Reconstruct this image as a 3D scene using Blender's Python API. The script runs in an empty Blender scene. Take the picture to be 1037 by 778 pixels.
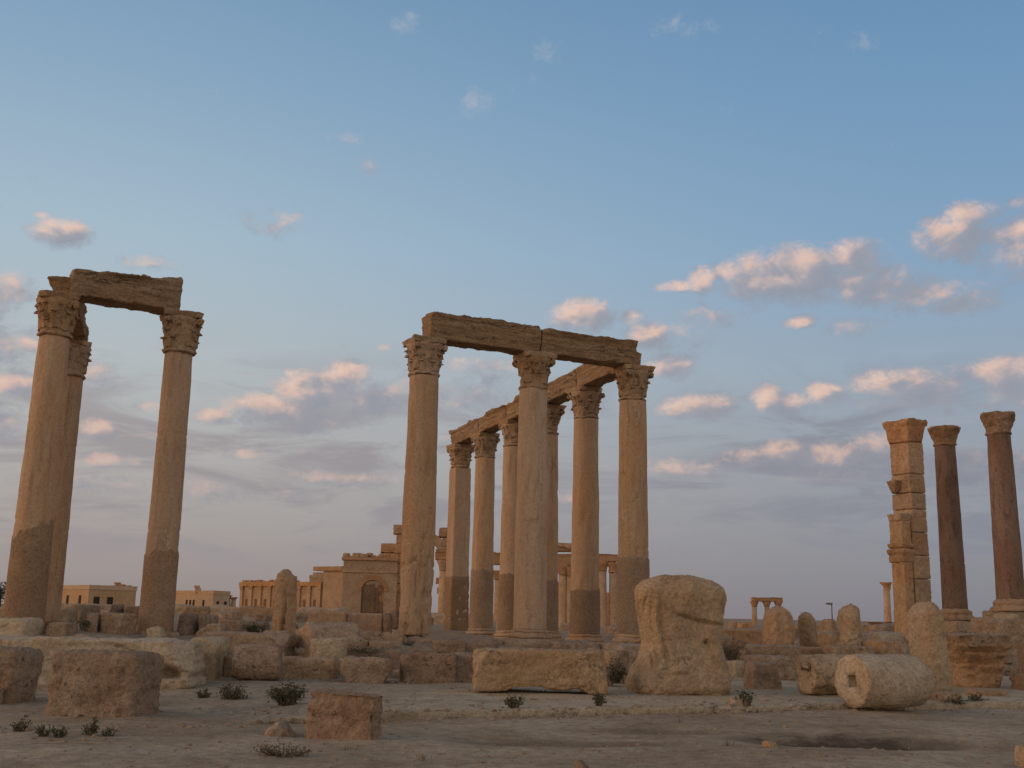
import bpy, math, random
import numpy as np
from mathutils import Vector, Matrix

# ------------------------------------------------------------------ camera, sky, sun, exposure
S = bpy.context.scene
C = S.collection
PI = math.pi
FPX, PW, PH = 1100.0, 1037.0, 778.0          # focal length of the photograph in its own pixels
EYE = 1.6
PITCH = math.atan((622 - 389) / FPX)
ROLL = math.radians(1.15)

cd = bpy.data.cameras.new('camera')
cam = bpy.data.objects.new('camera', cd)
C.objects.link(cam)
cd.sensor_width = 36.0
cd.lens = 36.0 * FPX / PW
cd.clip_start = 0.1
cd.clip_end = 20000
CAMM = Matrix.Rotation(PI / 2 + PITCH, 4, 'X') @ Matrix.Rotation(ROLL, 4, 'Z')
cam.matrix_world = Matrix.Translation((0, 0, EYE)) @ CAMM
S.camera = cam
S.render.engine = 'CYCLES'
S.cycles.use_denoising = True
S.cycles.max_bounces = 6
S.cycles.diffuse_bounces = 4
S.view_settings.view_transform = 'Standard'
S.view_settings.look = 'None'
S.view_settings.exposure = 0.0
S.view_settings.gamma = 1.0
S.render.film_transparent = False

SUN_AZ = math.radians(-99)       # measured from the view direction, negative = to the left
SUN_EL = math.radians(9)
SUN_STRENGTH = 0.95
SKY_STRENGTH = 0.10


def lin(r, g, b):
    def f(c):
        c /= 255.0
        return c / 12.92 if c <= 0.04045 else ((c + 0.055) / 1.055) ** 2.4
    return (f(r), f(g), f(b), 1.0)


def ray(px, py):
    d = CAMM.to_3x3() @ Vector(((px - PW / 2) / FPX, -(py - PH / 2) / FPX, -1.0))
    return d


def azel(px, py):
    d = ray(px, py).normalized()
    return math.degrees(math.atan2(d.x, d.y)), math.degrees(math.asin(d.z))


class NT:
    """small helper to write node trees tersely"""
    def __init__(self, tree):
        self.t = tree
        tree.nodes.clear()

    def n(self, kind, **kw):
        nd = self.t.nodes.new(kind)
        for k, v in kw.items():
            if k[0] == 'i' and k[1:].isdigit():
                self.put(nd.inputs[int(k[1:])], v)
            else:
                setattr(nd, k, v)
        return nd

    def put(self, sock, v):
        if isinstance(v, bpy.types.NodeSocket):
            self.t.links.new(v, sock)
        else:
            sock.default_value = v

    def m(self, op, a, b=0.0, c=0.0, clamp=False):
        nd = self.t.nodes.new('ShaderNodeMath')
        nd.operation = op
        nd.use_clamp = clamp
        self.put(nd.inputs[0], a)
        self.put(nd.inputs[1], b)
        self.put(nd.inputs[2], c)
        return nd.outputs[0]

    def v(self, op, a, b=(0, 0, 0), c=(0, 0, 0)):
        nd = self.t.nodes.new('ShaderNodeVectorMath')
        nd.operation = op
        self.put(nd.inputs[0], a)
        self.put(nd.inputs[1], b)
        if op == 'MULTIPLY_ADD':
            self.put(nd.inputs[2], c)
        return nd.outputs['Value'] if op in ('DOT_PRODUCT', 'LENGTH', 'DISTANCE') else nd.outputs[0]

    def xyz(self, x, y, z):
        nd = self.t.nodes.new('ShaderNodeCombineXYZ')
        for i, q in enumerate((x, y, z)):
            self.put(nd.inputs[i], q)
        return nd.outputs[0]

    def sep(self, v):
        nd = self.t.nodes.new('ShaderNodeSeparateXYZ')
        self.put(nd.inputs[0], v)
        return nd.outputs

    def noise(self, vec, scale, detail=4.0, rough=0.55, dist=0.0):
        nd = self.t.nodes.new('ShaderNodeTexNoise')
        self.put(nd.inputs['Vector'], vec)
        nd.inputs['Scale'].default_value = scale
        nd.inputs['Detail'].default_value = detail
        nd.inputs['Roughness'].default_value = rough
        nd.inputs['Distortion'].default_value = dist
        return nd.outputs['Fac']

    def step(self, v, a, b, lo=0.0, hi=1.0):
        nd = self.t.nodes.new('ShaderNodeMapRange')
        nd.interpolation_type = 'SMOOTHSTEP'
        self.put(nd.inputs[0], v)
        for i, q in enumerate((a, b, lo, hi)):
            nd.inputs[i + 1].default_value = q
        return nd.outputs[0]

    def mix(self, f, a, b, blend='MIX'):
        nd = self.t.nodes.new('ShaderNodeMix')
        nd.data_type = 'RGBA'
        nd.blend_type = blend
        self.put(nd.inputs[0], f)
        self.put(nd.inputs[6], a)
        self.put(nd.inputs[7], b)
        return nd.outputs[2]

    def ramp(self, f, stops):
        nd = self.t.nodes.new('ShaderNodeValToRGB')
        el = nd.color_ramp.elements
        while len(el) < len(stops):
            el.new(0.5)
        for e, (p, c) in zip(el, stops):
            e.position = p
            e.color = c
        self.put(nd.inputs[0], f)
        return nd.outputs[0]


# cumulus puffs: (photo x, photo y, half width, half height, weight)
PUFFS = [
    (770, 283, 46, 24, 1), (812, 278, 48, 28, 1.1), (862, 262, 34, 18, 1), (880, 288, 46, 20, .9), (930, 298, 58, 15, .75),
    (975, 306, 32, 12, .7), (740, 276, 22, 10, .8), (713, 284, 18, 13, .9), (682, 290, 24, 6, .7),
    (962, 240, 34, 20, 1), (985, 217, 26, 12, .95), (1025, 236, 40, 12, .9), (978, 258, 16, 10, .7), (1060, 250, 60, 26, .9),
    (590, 321, 34, 17, 1), (640, 322, 14, 9, .8), (656, 338, 26, 13, .95), (718, 322, 32, 14, .6), (690, 342, 34, 16, .6), (682, 370, 24, 14, .7),
    (812, 325, 16, 7, .8), (862, 330, 26, 11, .65),
    (708, 412, 38, 13, .9), (776, 403, 16, 13, 1), (812, 407, 44, 10, .7), (832, 398, 18, 10, .8),
    (915, 390, 44, 16, 1), (945, 396, 44, 20, .8), (1020, 378, 32, 17, 1), (990, 402, 50, 14, .6), (1060, 390, 50, 22, .9),
    (690, 478, 60, 12, .6), (752, 466, 30, 11, .7), (795, 458, 24, 11, .9), (845, 462, 44, 13, .75), (884, 452, 34, 12, .75), (840, 482, 80, 9, .5),
    (352, 382, 26, 16, 1.1), (322, 397, 40, 20, 1), (368, 402, 40, 20, .8), (270, 416, 48, 16, .95), (312, 425, 60, 15, .8), (222, 420, 26, 9, .8),
    (395, 398, 40, 24, .5), (294, 378, 9, 5, .7), (390, 352, 8, 4, .5), (350, 352, 6, 4, .5),
    (64, 236, 30, 13, .9), (44, 219, 10, 4, .6), (150, 267, 26, 8, .55), (8, 296, 28, 17, .8), (12, 350, 40, 18, .75), (16, 388, 34, 14, 1.0),
    (0, 432, 24, 16, .7), (100, 434, 18, 9, .85), (92, 380, 20, 13, .55), (150, 412, 14, 5, .6), (136, 468, 22, 6, .6), (105, 466, 20, 7, .7),
    (480, 374, 44, 14, .6), (468, 396, 44, 20, .55), (250, 460, 24, 5, .6), (350, 484, 60, 8, .6), (120, 490, 70, 9, .5), (215, 496, 80, 12, .45),
    (412, 23, 9, 5, .7), (484, 105, 9, 8, .65), (372, 169, 7, 5, .6), (876, 42, 9, 5, .5), (690, 28, 16, 5, .4), (346, 140, 9, 4, .4),
    (280, 226, 28, 12, .32), (550, 52, 8, 5, .35), (1032, 205, 14, 5, .3), (600, 505, 80, 8, .35), (960, 470, 80, 14, .45), (-60, 300, 60, 30, .8), (-80, 400, 70, 25, .8),
]


def build_world():
    w = bpy.data.worlds.new('World')
    S.world = w
    w.use_nodes = True
    w.cycles.sampling_method = 'MANUAL'
    w.cycles.sample_map_resolution = 512
    # density group: how much cloud stands in a direction (azimuth, elevation in degrees)
    g = bpy.data.node_groups.new('cloud_density', 'ShaderNodeTree')
    g.interface.new_socket('P', in_out='INPUT', socket_type='NodeSocketVector')
    g.interface.new_socket('D', in_out='OUTPUT', socket_type='NodeSocketFloat')
    g.interface.new_socket('S', in_out='OUTPUT', socket_type='NodeSocketFloat')
    q = NT(g)
    gi = q.n('NodeGroupInput')
    go = q.n('NodeGroupOutput')
    p = gi.outputs[0]
    best = None
    for (x, y, rx, ry, wt) in PUFFS:
        a, e = azel(x, y)
        k = math.degrees(1 / FPX) * 1.12
        if e > 21 and rx < 17:
            wt, rx, ry = wt * .62, rx * 1.7, ry * 1.6
        if wt >= .7 and rx >= 16:
            wt, rx, ry = wt * 1.22, rx * 1.08, ry * 1.12
        ix, iy = 1 / (rx * k), 1 / (ry * k)
        d = q.v('MULTIPLY_ADD', p, (ix, iy, 0), (-a * ix, -e * iy, 0))
        d2 = q.v('DOT_PRODUCT', d, d)
        f = q.m('MULTIPLY_ADD', d2, -wt, wt)
        best = f if best is None else q.m('SMOOTH_MAX', best, f, 0.3)
    # scattered cloud elsewhere in the sky, away from the view
    px, py, pz = q.sep(p)
    far = q.step(q.m('ABSOLUTE', px), 32, 45)
    low = q.step(py, 12, 34, 1, 0)
    wide = q.noise(q.v('MULTIPLY', p, (0.09, 0.2, 1)), 1.0, 4)
    sc = q.m('MULTIPLY', q.m('MULTIPLY', q.step(wide, 0.5, 0.72), far), low)
    best = q.m('MAXIMUM', best, q.m('MULTIPLY_ADD', sc, 1.4, -0.5))
    fine = q.noise(q.v('MULTIPLY', p, (1, 1.35, 1)), 0.42, 10, 0.62, 0.7)
    soft = q.noise(q.v('MULTIPLY', p, (1, 1.35, 1)), 0.55, 3, 0.55, 0.4)
    wisp = q.noise(q.v('MULTIPLY', p, (1, 1.2, 1)), 1.7, 8, 0.66, 1.2)
    best = q.m('MAXIMUM', best, -1.5)
    dd = q.m('ADD', best, q.m('ADD', q.m('MULTIPLY_ADD', fine, 2.7, -1.30), q.m('MULTIPLY_ADD', wisp, 1.7, -0.85)))
    ss = q.m('ADD', q.m('MULTIPLY', best, 0.8), q.m('MULTIPLY_ADD', soft, 2.2, -1.1))
    q.put(go.inputs[1], ss)
    q.put(go.inputs[0], dd)

    q = NT(w.node_tree)
    out = q.n('ShaderNodeOutputWorld')
    bg = q.n('ShaderNodeBackground')
    q.t.links.new(bg.outputs[0], out.inputs[0])
    tc = q.n('ShaderNodeTexCoord')
    d = tc.outputs['Generated']
    x, y, z = q.sep(d)
    az = q.m('MULTIPLY', q.m('ARCTAN2', x, y), 180 / PI)
    el = q.m('MULTIPLY', q.m('ARCSINE', z), 180 / PI)
    P = q.xyz(az, el, 0.0)
    # physical sky
    sky = q.n('ShaderNodeTexSky', sky_type='NISHITA', sun_disc=False)
    sky.sun_elevation = SUN_EL
    sky.sun_rotation = SUN_AZ
    sky.altitude = 400
    sky.air_density = 1.0
    sky.dust_density = 1.5
    sky.ozone_density = 1.5
    nish = q.v('SCALE', sky.outputs[0])
    nish.node.inputs['Scale'].default_value = SKY_STRENGTH
    # dusk tint by height: mauve grey at the horizon, pale blue, deeper blue above
    h = q.m('DIVIDE', el, 60.0, clamp=True)
    duskL = q.ramp(h, [(0.0, lin(151, 139, 139)), (0.055, lin(167, 157, 154)), (0.13, lin(182, 178, 174)), (0.21, lin(183, 191, 194)),
                       (0.31, lin(169, 191, 206)), (0.44, lin(141, 171, 197)), (0.56, lin(117, 153, 185)), (1.0, lin(98, 114, 136))])
    duskR = q.ramp(h, [(0.0, lin(129, 128, 138)), (0.055, lin(139, 140, 150)), (0.13, lin(150, 156, 166)), (0.21, lin(152, 169, 186)),
                       (0.31, lin(133, 165, 195)), (0.44, lin(115, 154, 190)), (0.56, lin(101, 141, 180)), (1.0, lin(92, 110, 134))])
    side = q.step(az, -26, 30)
    dusk = q.mix(side, duskL, duskR)
    # away from the picture the sky is brightened and warmed as added fill light
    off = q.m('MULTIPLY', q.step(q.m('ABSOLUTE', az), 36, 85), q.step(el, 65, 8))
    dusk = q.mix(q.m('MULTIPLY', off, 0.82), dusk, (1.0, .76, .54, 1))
    # the afterglow round the sun, out of the picture on the left
    sd = (math.sin(SUN_AZ) * math.cos(0.06), math.cos(SUN_AZ) * math.cos(0.06), math.sin(0.06))
    cosang = q.v('DOT_PRODUCT', d, sd)
    glow = q.m('MULTIPLY', q.step(cosang, 0.5, 1.0), q.step(el, 28, 0))
    dusk = q.mix(glow, dusk, (1.7, 0.95, 0.44, 1))
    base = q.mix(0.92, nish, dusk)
    # low bands of stratus
    st = q.noise(q.v('MULTIPLY', P, (0.085, 0.40, 1)), 1.0, 8, 0.62, 0.9)
    band = q.m('MULTIPLY', q.step(st, 0.44, 0.62), q.m('MULTIPLY', q.step(el, 1.0, 4.0), q.step(el, 15.0, 8.0)))
    base = q.mix(q.m('MULTIPLY', band, 0.78), base, q.mix(side, lin(152, 145, 149), lin(132, 136, 148)))
    st2 = q.noise(q.v('MULTIPLY', P, (0.16, 0.75, 1)), 1.0, 6, 0.6, 0.6)
    pink = q.m('MULTIPLY', q.step(st2, 0.58, 0.74), q.m('MULTIPLY', q.step(el, 3.5, 7.0), q.step(el, 14.5, 8.5)))
    base = q.mix(q.m('MULTIPLY', pink, 0.55), base, q.mix(side, lin(206, 176, 166), lin(180, 166, 168)))
    # cumulus, lit from the left by the low sun
    g1 = q.n('ShaderNodeGroup', node_tree=g)
    q.put(g1.inputs[0], P)
    g2 = q.n('ShaderNodeGroup', node_tree=g)
    q.put(g2.inputs[0], q.v('ADD', P, (-0.75, 0.62, 0)))
    D1 = g1.outputs[0]
    S1, S2 = g1.outputs[1], g2.outputs[1]
    high = q.step(el, 21, 26)
    alpha = q.m('MULTIPLY', q.step(D1, -0.15, 1.3), q.m('MULTIPLY_ADD', high, -0.3, 0.88))
    lit = q.step(q.m('ADD', q.m('SUBTRACT', S1, S2), q.m('MULTIPLY_ADD', D1, 0.12, -0.06)), -0.5, 1.45)
    ccol = q.ramp(lit, [(0.0, lin(147, 151, 162)), (0.3, lin(160, 157, 165)), (0.52, lin(188, 172, 170)), (0.78, lin(222, 188, 173)), (1.0, lin(233, 200, 182))])
    ccol = q.mix(q.m('MULTIPLY', high, 0.75), ccol, lin(188, 192, 198))
    lowc = q.step(el, 4, 13)
    ccol = q.mix(q.m('MULTIPLY_ADD', lowc, -0.45, 0.45), ccol, lin(150, 144, 151))
    # undersides blend with the sky behind
    base = q.mix(alpha, base, ccol)
    # the ground's own half of the sky dome: dull earth
    below = q.step(el, -1.5, 0.0)
    base = q.mix(below, (0.07, 0.055, 0.045, 1), base)
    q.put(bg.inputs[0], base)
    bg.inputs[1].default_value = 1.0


build_world()
sl = bpy.data.lights.new('sun', 'SUN')
sl.energy = SUN_STRENGTH
sl.angle = math.radians(55)
sl.color = (1.0, 0.59, 0.34)
so = bpy.data.objects.new('sun', sl)
C.objects.link(so)
sdv = Vector((math.sin(SUN_AZ) * math.cos(SUN_EL), math.cos(SUN_AZ) * math.cos(SUN_EL), math.sin(SUN_EL)))
so.rotation_euler = sdv.to_track_quat('Z', 'Y').to_euler()
so.location = sdv * 60

# ------------------------------------------------------------------ numpy noise

def _hash(ix, iy, iz, seed):
    h = (ix.astype(np.int64) * 374761393 + iy.astype(np.int64) * 668265263 + iz.astype(np.int64) * 2147483647 + seed * 144665) & 0xffffffff
    h = ((h ^ (h >> 13)) * 1274126177) & 0xffffffff
    h = ((h ^ (h >> 16)) * 2246822519) & 0xffffffff
    h = h ^ (h >> 15)
    return (h & 0xffffff).astype(np.float64) / 0xffffff * 2 - 1


def vnoise(p, seed=0):
    p = np.asarray(p, dtype=np.float64)
    i = np.floor(p)
    f = p - i
    u = f * f * f * (f * (f * 6 - 15) + 10)
    ix, iy, iz = i[:, 0], i[:, 1], i[:, 2]
    r = 0
    for dx in (0, 1):
        wx = u[:, 0] if dx else 1 - u[:, 0]
        for dy in (0, 1):
            wy = u[:, 1] if dy else 1 - u[:, 1]
            for dz in (0, 1):
                wz = u[:, 2] if dz else 1 - u[:, 2]
                r = r + _hash(ix + dx, iy + dy, iz + dz, seed) * wx * wy * wz
    return r


def fbm(p, scale=1.0, octv=4, seed=0, gain=0.5):
    p = np.asarray(p, dtype=np.float64) * scale
    a, r = 1.0, 0
    for o in range(octv):
        r = r + a * vnoise(p + o * 17.3, seed + o * 7)
        p = p * 2.03
        a *= gain
    return r


def sstep(v, a, b):
    t = np.clip((v - a) / (b - a), 0, 1)
    return t * t * (3 - 2 * t)


# ------------------------------------------------------------------ terrain height
RD = Vector((0.917, 0.40))       # direction of the street kerb


def vdist(x, y):
    return -(x - 1.7) * RD.y + (y - 18.5) * RD.x


PITS = [(862, 754, 1.35, 0.80, 0.17), (790, 749, 0.9, 0.5, 0.06), (935, 754, 0.7, 0.5, 0.09), (660, 742, 1.6, 0.25, 0.05), (560, 752, 1.5, 0.3, 0.05), (300, 742, 0.9, 0.4, 0.04)]


def ground_z(px, py, z=0.0):
    d = ray(px, py)
    s = (z - EYE) / d.z
    return Vector((0, 0, EYE)) + d * s


PITW = [(ground_z(a, b).x, ground_z(a, b).y, rx, ry, dp) for a, b, rx, ry, dp in PITS]


def T(x, y):
    x = np.asarray(x, dtype=np.float64)
    y = np.asarray(y, dtype=np.float64)
    v = vdist(x, y)
    z = 0.42 * sstep(v, 7.4, 9.4) + (0.10 + 0.32 * sstep(-x, -4, 3)) * sstep(v, 9.0, 13.0)
    z = z + 0.24 * sstep(-x, 6, 12) * sstep(v, 8, 13)
    z = z + 0.42 * sstep(x, 9, 17) * sstep(y, 31, 42)
    p = np.stack([x.ravel(), y.ravel(), np.zeros(x.size)], 1)
    nb = fbm(p, 0.22, 3, 5).reshape(x.shape)
    nm = fbm(p, 1.3, 4, 9).reshape(x.shape)
    far = sstep(y, 8, 60)
    z = z + nb * (0.035 + 0.1 * far) + nm * 0.014
    z = z + 0.07 * sstep(-v, 1, 6) * nb
    for cx, cy, rx, ry, dp in PITW:
        e = ((x - cx) / rx) ** 2 + ((y - cy) / ry) ** 2
        z = z - dp * np.exp(-e * 1.5)
    return z


def Tpave(x, y):
    v = vdist(x, y)
    z = float(T(np.array([x]), np.array([y]))[0])
    if 0 < v < 7.6 and x > -4.0:
        z = max(z, 0.13)
    return z


def hit(px, py):
    d = ray(px, py)
    s = 6.0
    o = Vector((0, 0, EYE))
    while s < 400:
        p = o + d * s
        if p.z <= Tpave(p.x, p.y):
            return p
        s += 0.05
    return o + d * 400


def atY(px, py, Y):
    d = ray(px, py)
    return Vector((0, 0, EYE)) + d * (Y / d.y)


# ------------------------------------------------------------------ mesh helpers

def mesh_obj(name, verts, faces, mat, parent=None, smooth=True, loc=(0, 0, 0), rz=0.0):
    me = bpy.data.meshes.new(name)
    me.from_pydata([tuple(map(float, v)) for v in verts], [], faces)
    me.validate()
    if smooth:
        me.polygons.foreach_set('use_smooth', [True] * len(me.polygons))
    me.update()
    if mat:
        me.materials.append(mat)
    o = bpy.data.objects.new(name, me)
    C.objects.link(o)
    o.location = loc
    o.rotation_euler = (0, 0, rz)
    if parent:
        o.parent = parent
    return o


def tag(o, label=None, cat=None, group=None, kind=None):
    if label:
        o['label'] = label
    if cat:
        o['category'] = cat
        if not kind:
            o['kind'] = 'thing'
    if group:
        o['group'] = group
    if kind:
        o['kind'] = kind
    return o


def empty(name, loc, rz, label, cat, group=None):
    o = bpy.data.objects.new(name, None)
    o.empty_display_size = 0.3
    C.objects.link(o)
    o.location = loc
    o.rotation_euler = (0, 0, rz)
    return tag(o, label, cat, group)


def proj(p):
    q = CAMM.to_3x3().transposed() @ (Vector(p) - Vector((0, 0, EYE)))
    return PW / 2 + FPX * q.x / -q.z, PH / 2 - FPX * q.y / -q.z


_LAT = {}


def lattice(nx, ny, nz):
    """surface points of a box split nx,ny,nz, in -1..1, with outward quads"""
    key = (nx, ny, nz)
    if key in _LAT:
        return _LAT[key][0].copy(), _LAT[key][1]
    idx, vs, fs = {}, [], []

    def vid(i, j, k):
        t = (i, j, k)
        if t not in idx:
            idx[t] = len(vs)
            vs.append((2 * i / nx - 1, 2 * j / ny - 1, 2 * k / nz - 1))
        return idx[t]
    for k0, flip in ((0, True), (nz, False)):
        for i in range(nx):
            for j in range(ny):
                f = [vid(i, j, k0), vid(i + 1, j, k0), vid(i + 1, j + 1, k0), vid(i, j + 1, k0)]
                fs.append(f[::-1] if flip else f)
    for j0, flip in ((0, False), (ny, True)):
        for i in range(nx):
            for k in range(nz):
                f = [vid(i, j0, k), vid(i + 1, j0, k), vid(i + 1, j0, k + 1), vid(i, j0, k + 1)]
                fs.append(f[::-1] if flip else f)
    for i0, flip in ((0, True), (nx, False)):
        for j in range(ny):
            for k in range(nz):
                f = [vid(i0, j, k), vid(i0, j + 1, k), vid(i0, j + 1, k + 1), vid(i0, j, k + 1)]
                fs.append(f[::-1] if flip else f)
    _LAT[key] = (np.array(vs), fs)
    return _LAT[key][0].copy(), fs


def stone_mesh(w, d, h, seed=1, rad=0.12, rough=0.05, chops=3, chop=0.12, strata=0.0, res=0.07, outline=None, dprof=None, shear=0.0, post=None, fine=0.014, sink=0.12, nmax=46, ridge=1.0):
    """an eroded block: rounded box -> low and fine noise -> broken corners. x,y centred, z from -sink to h"""
    rng = random.Random(seed)
    H = h + sink
    n = [int(min(nmax, max(5, math.ceil(s / res)))) for s in (w, d, H)]
    P, F = lattice(*n)
    half = np.array([w / 2, d / 2, H / 2])
    r = min(rad, min(half) * 0.98)
    Q = P * half
    # keep more lattice points near the edges so that rounding stays smooth
    inner = np.clip(Q, -half + r, half - r)
    dv = Q - inner
    L = np.linalg.norm(dv, axis=1, keepdims=True)
    nrm = dv / np.maximum(L, 1e-9)
    Q = inner + nrm * r
    sd = np.array([rng.uniform(-50, 50) for _ in range(3)])
    m = min(w, d, H)
    lowf = fbm(Q + sd, 1.1 / max(m, .3) * 0.9, 2, seed)
    mid = fbm(Q + sd, 3.2, 4, seed + 3)
    hi = fbm(Q + sd, 11.0, 3, seed + 5)
    vhi = fbm(Q + sd, 26.0, 2, seed + 6)
    rid = np.abs(fbm((Q + sd) * np.array([1, 1, 1.7]), 2.1, 4, seed + 13))
    disp = rough * m * (lowf * 0.9) + rough * (.3 + .4 * ridge) * min(m, .8) * mid + fine * 1.5 * hi + fine * .5 * vhi
    disp = disp - ridge * (.045 + .4 * fine) * min(1, m) * (1 - sstep(rid, 0, .16)) * sstep(lowf, -.3, .4)
    if strata:
        q = Q + sd
        s = fbm(q * np.array([0.7, 0.7, 7.0]), 1.0, 4, seed + 8)
        disp = disp + strata * np.minimum(s, 0.35)
    Q = Q + nrm * disp[:, None]
    # broken corners and edges
    for c in range(chops):
        v = np.array([rng.choice((-1, 1)) * rng.uniform(.15, 1), rng.choice((-1, 1)) * rng.uniform(.15, 1), rng.uniform(-.1, 1)])
        v = v / np.linalg.norm(v)
        sup = np.abs(v) @ half
        lim = sup - rng.uniform(.35, 1.0) * chop * (np.abs(v) @ half + .2)
        wob = 0.02 * fbm(Q + sd, 4.0, 3, seed + 20 + c)
        over = Q @ v - (lim + wob)
        Q = Q - np.maximum(over, 0)[:, None] * v * 0.96
    t = np.clip((Q[:, 2] + H / 2 - sink) / h, 0, 1)
    if outline:
        ts = [o[0] for o in outline]
        lo = np.interp(t, ts, [o[1] for o in outline])
        ri = np.interp(t, ts, [o[2] for o in outline])
        xn = Q[:, 0] / (w / 2)
        Q[:, 0] = ((lo + ri) / 2 + xn * (ri - lo) / 2) * w / 2
    if dprof:
        Q[:, 1] = Q[:, 1] * np.interp(t, [o[0] for o in dprof], [o[1] for o in dprof])
    if shear:
        Q[:, 0] = Q[:, 0] + shear * t * h
    Q[:, 2] = Q[:, 2] + H / 2 - sink
    if post is not None:
        Q = post(Q, t)
    return Q, F


def lathe(prof, seg=48, cap=True):
    """prof: list of (r,z) from bottom to top"""
    V, F = [], []
    for r, z in prof:
        for i in range(seg):
            a = 2 * PI * i / seg
            V.append((r * math.cos(a), r * math.sin(a), z))
    for k in range(len(prof) - 1):
        for i in range(seg):
            j = (i + 1) % seg
            F.append([k * seg + i, k * seg + j, (k + 1) * seg + j, (k + 1) * seg + i])
    if cap:
        V.append((0, 0, prof[0][1]))
        V.append((0, 0, prof[-1][1]))
        b, t = len(V) - 2, len(V) - 1
        o = (len(prof) - 1) * seg
        for i in range(seg):
            j = (i + 1) % seg
            F.append([b, j, i])
            F.append([t, o + i, o + j])
    return np.array(V), F


def join(parts):
    V, F, o = [], [], 0
    for v, f in parts:
        V.append(np.asarray(v))
        F += [[i + o for i in q] for q in f]
        o += len(v)
    return np.concatenate(V), F


def boxm(x0, y0, z0, x1, y1, z1):
    v = np.array([(x0, y0, z0), (x1, y0, z0), (x1, y1, z0), (x0, y1, z0), (x0, y0, z1), (x1, y0, z1), (x1, y1, z1), (x0, y1, z1)], float)
    return v, [[3, 2, 1, 0], [4, 5, 6, 7], [0, 1, 5, 4], [1, 2, 6, 5], [2, 3, 7, 6], [3, 0, 4, 7]]


# ------------------------------------------------------------------ materials

def stone_mat(name, base, dark, light, stretch=(1, 1, 1), patch=1.0, streak=0.5, bump=0.5, pits=0.5, fine=45, crack=0.0, speck=0.0, grain=1.0):
    m = bpy.data.materials.new(name)
    m.use_nodes = True
    q = NT(m.node_tree)
    out = q.n('ShaderNodeOutputMaterial')
    b = q.n('ShaderNodeBsdfPrincipled')
    q.t.links.new(b.outputs[0], out.inputs[0])
    tc = q.n('ShaderNodeTexCoord')
    oi = q.n('ShaderNodeObjectInfo')
    rnd = oi.outputs['Random']
    off = q.v('SCALE', (37.0, 19.0, 53.0))
    q.put(off.node.inputs['Scale'], rnd)
    p = q.v('ADD', tc.outputs['Object'], off)
    ps = q.v('MULTIPLY', p, stretch)
    n1 = q.noise(ps, 0.9 * patch, 6, 0.62, 0.4)
    n2 = q.noise(ps, 3.4 * patch, 6, 0.6, 0.2)
    n3 = q.noise(p, 16, 5, 0.6)
    n4 = q.noise(p, fine, 4, 0.65)
    c = q.mix(q.step(n1, 0.38, 0.66), base + (1,), light + (1,))
    c = q.mix(q.m('MULTIPLY', q.step(n2, 0.46, 0.72), streak), c, dark + (1,))
    warm = q.noise(p, 0.55, 3)
    c = q.mix(q.m('MULTIPLY', q.step(warm, 0.5, 0.75), 0.35), c, (base[0] * 1.12, base[1] * 0.86, base[2] * 0.66, 1))
    # grain
    g = q.m('MULTIPLY_ADD', n3, 0.5, q.m('MULTIPLY', n4, 0.5))
    c = q.mix(grain, c, q.ramp(g, [(0.32, (0.50, 0.47, 0.44, 1)), (0.5, (0.98, 0.98, 0.98, 1)), (0.68, (1.30, 1.28, 1.24, 1))]), 'MULTIPLY')
    if speck:
        vo = q.n('ShaderNodeTexVoronoi')
        q.put(vo.inputs['Vector'], p)
        vo.inputs['Scale'].default_value = 70
        c = q.mix(q.m('MULTIPLY', q.step(vo.outputs['Distance'], 0.35, 0.1), speck), c, dark + (1,))
    # pits
    vp = q.n('ShaderNodeTexVoronoi')
    q.put(vp.inputs['Vector'], q.v('ADD', p, q.v('MULTIPLY', q.xyz(n2, n3, n1), (0.3, 0.3, 0.3))))
    vp.inputs['Scale'].default_value = 7.0
    vp.inputs['Randomness'].default_value = 1.0
    pm = q.m('MULTIPLY', q.step(vp.outputs['Distance'], 0.28, 0.08), q.step(n1, 0.5, 0.62))
    c = q.mix(q.m('MULTIPLY', pm, 0.45 * pits), c, dark + (1,))
    hgt = q.m('ADD', q.m('MULTIPLY', n2, 0.7), q.m('MULTIPLY_ADD', n3, 0.45, q.m('MULTIPLY', n4, 0.22)))
    hgt = q.m('SUBTRACT', hgt, q.m('MULTIPLY', pm, 0.5 * pits))
    if crack:
        vc = q.n('ShaderNodeTexVoronoi', feature='DISTANCE_TO_EDGE')
        q.put(vc.inputs['Vector'], q.v('ADD', q.v('MULTIPLY', ps, (1, 1, 1)), q.v('MULTIPLY', q.xyz(n2, n3, warm), (0.9, 0.5, 0.9))))
        vc.inputs['Scale'].default_value = 1.15
        ck = q.m('MULTIPLY', q.step(vc.outputs['Distance'], 0.022, 0.0), q.step(n1, 0.5, 0.56))
        c = q.mix(q.m('MULTIPLY', ck, crack), c, (dark[0] * .5, dark[1] * .5, dark[2] * .5, 1))
        hgt = q.m('SUBTRACT', hgt, q.m('MULTIPLY', ck, crack))
    hv = q.n('ShaderNodeHueSaturation')
    q.put(hv.inputs['Color'], c)
    q.put(hv.inputs['Value'], q.m('MULTIPLY_ADD', rnd, 0.22, 0.89))
    q.put(hv.inputs['Saturation'], q.m('MULTIPLY_ADD', q.m('FRACT', q.m('MULTIPLY', rnd, 7.13)), 0.22, 0.9))
    q.put(b.inputs['Base Color'], hv.outputs[0])
    b.inputs['Roughness'].default_value = 0.92
    b.inputs['Specular IOR Level'].default_value = 0.15
    bp = q.n('ShaderNodeBump')
    bp.inputs['Strength'].default_value = min(1.0, bump * 1.6)
    bp.inputs['Distance'].default_value = 0.11
    q.put(bp.inputs['Height'], hgt)
    q.put(b.inputs['Normal'], bp.outputs[0])
    return m


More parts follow.
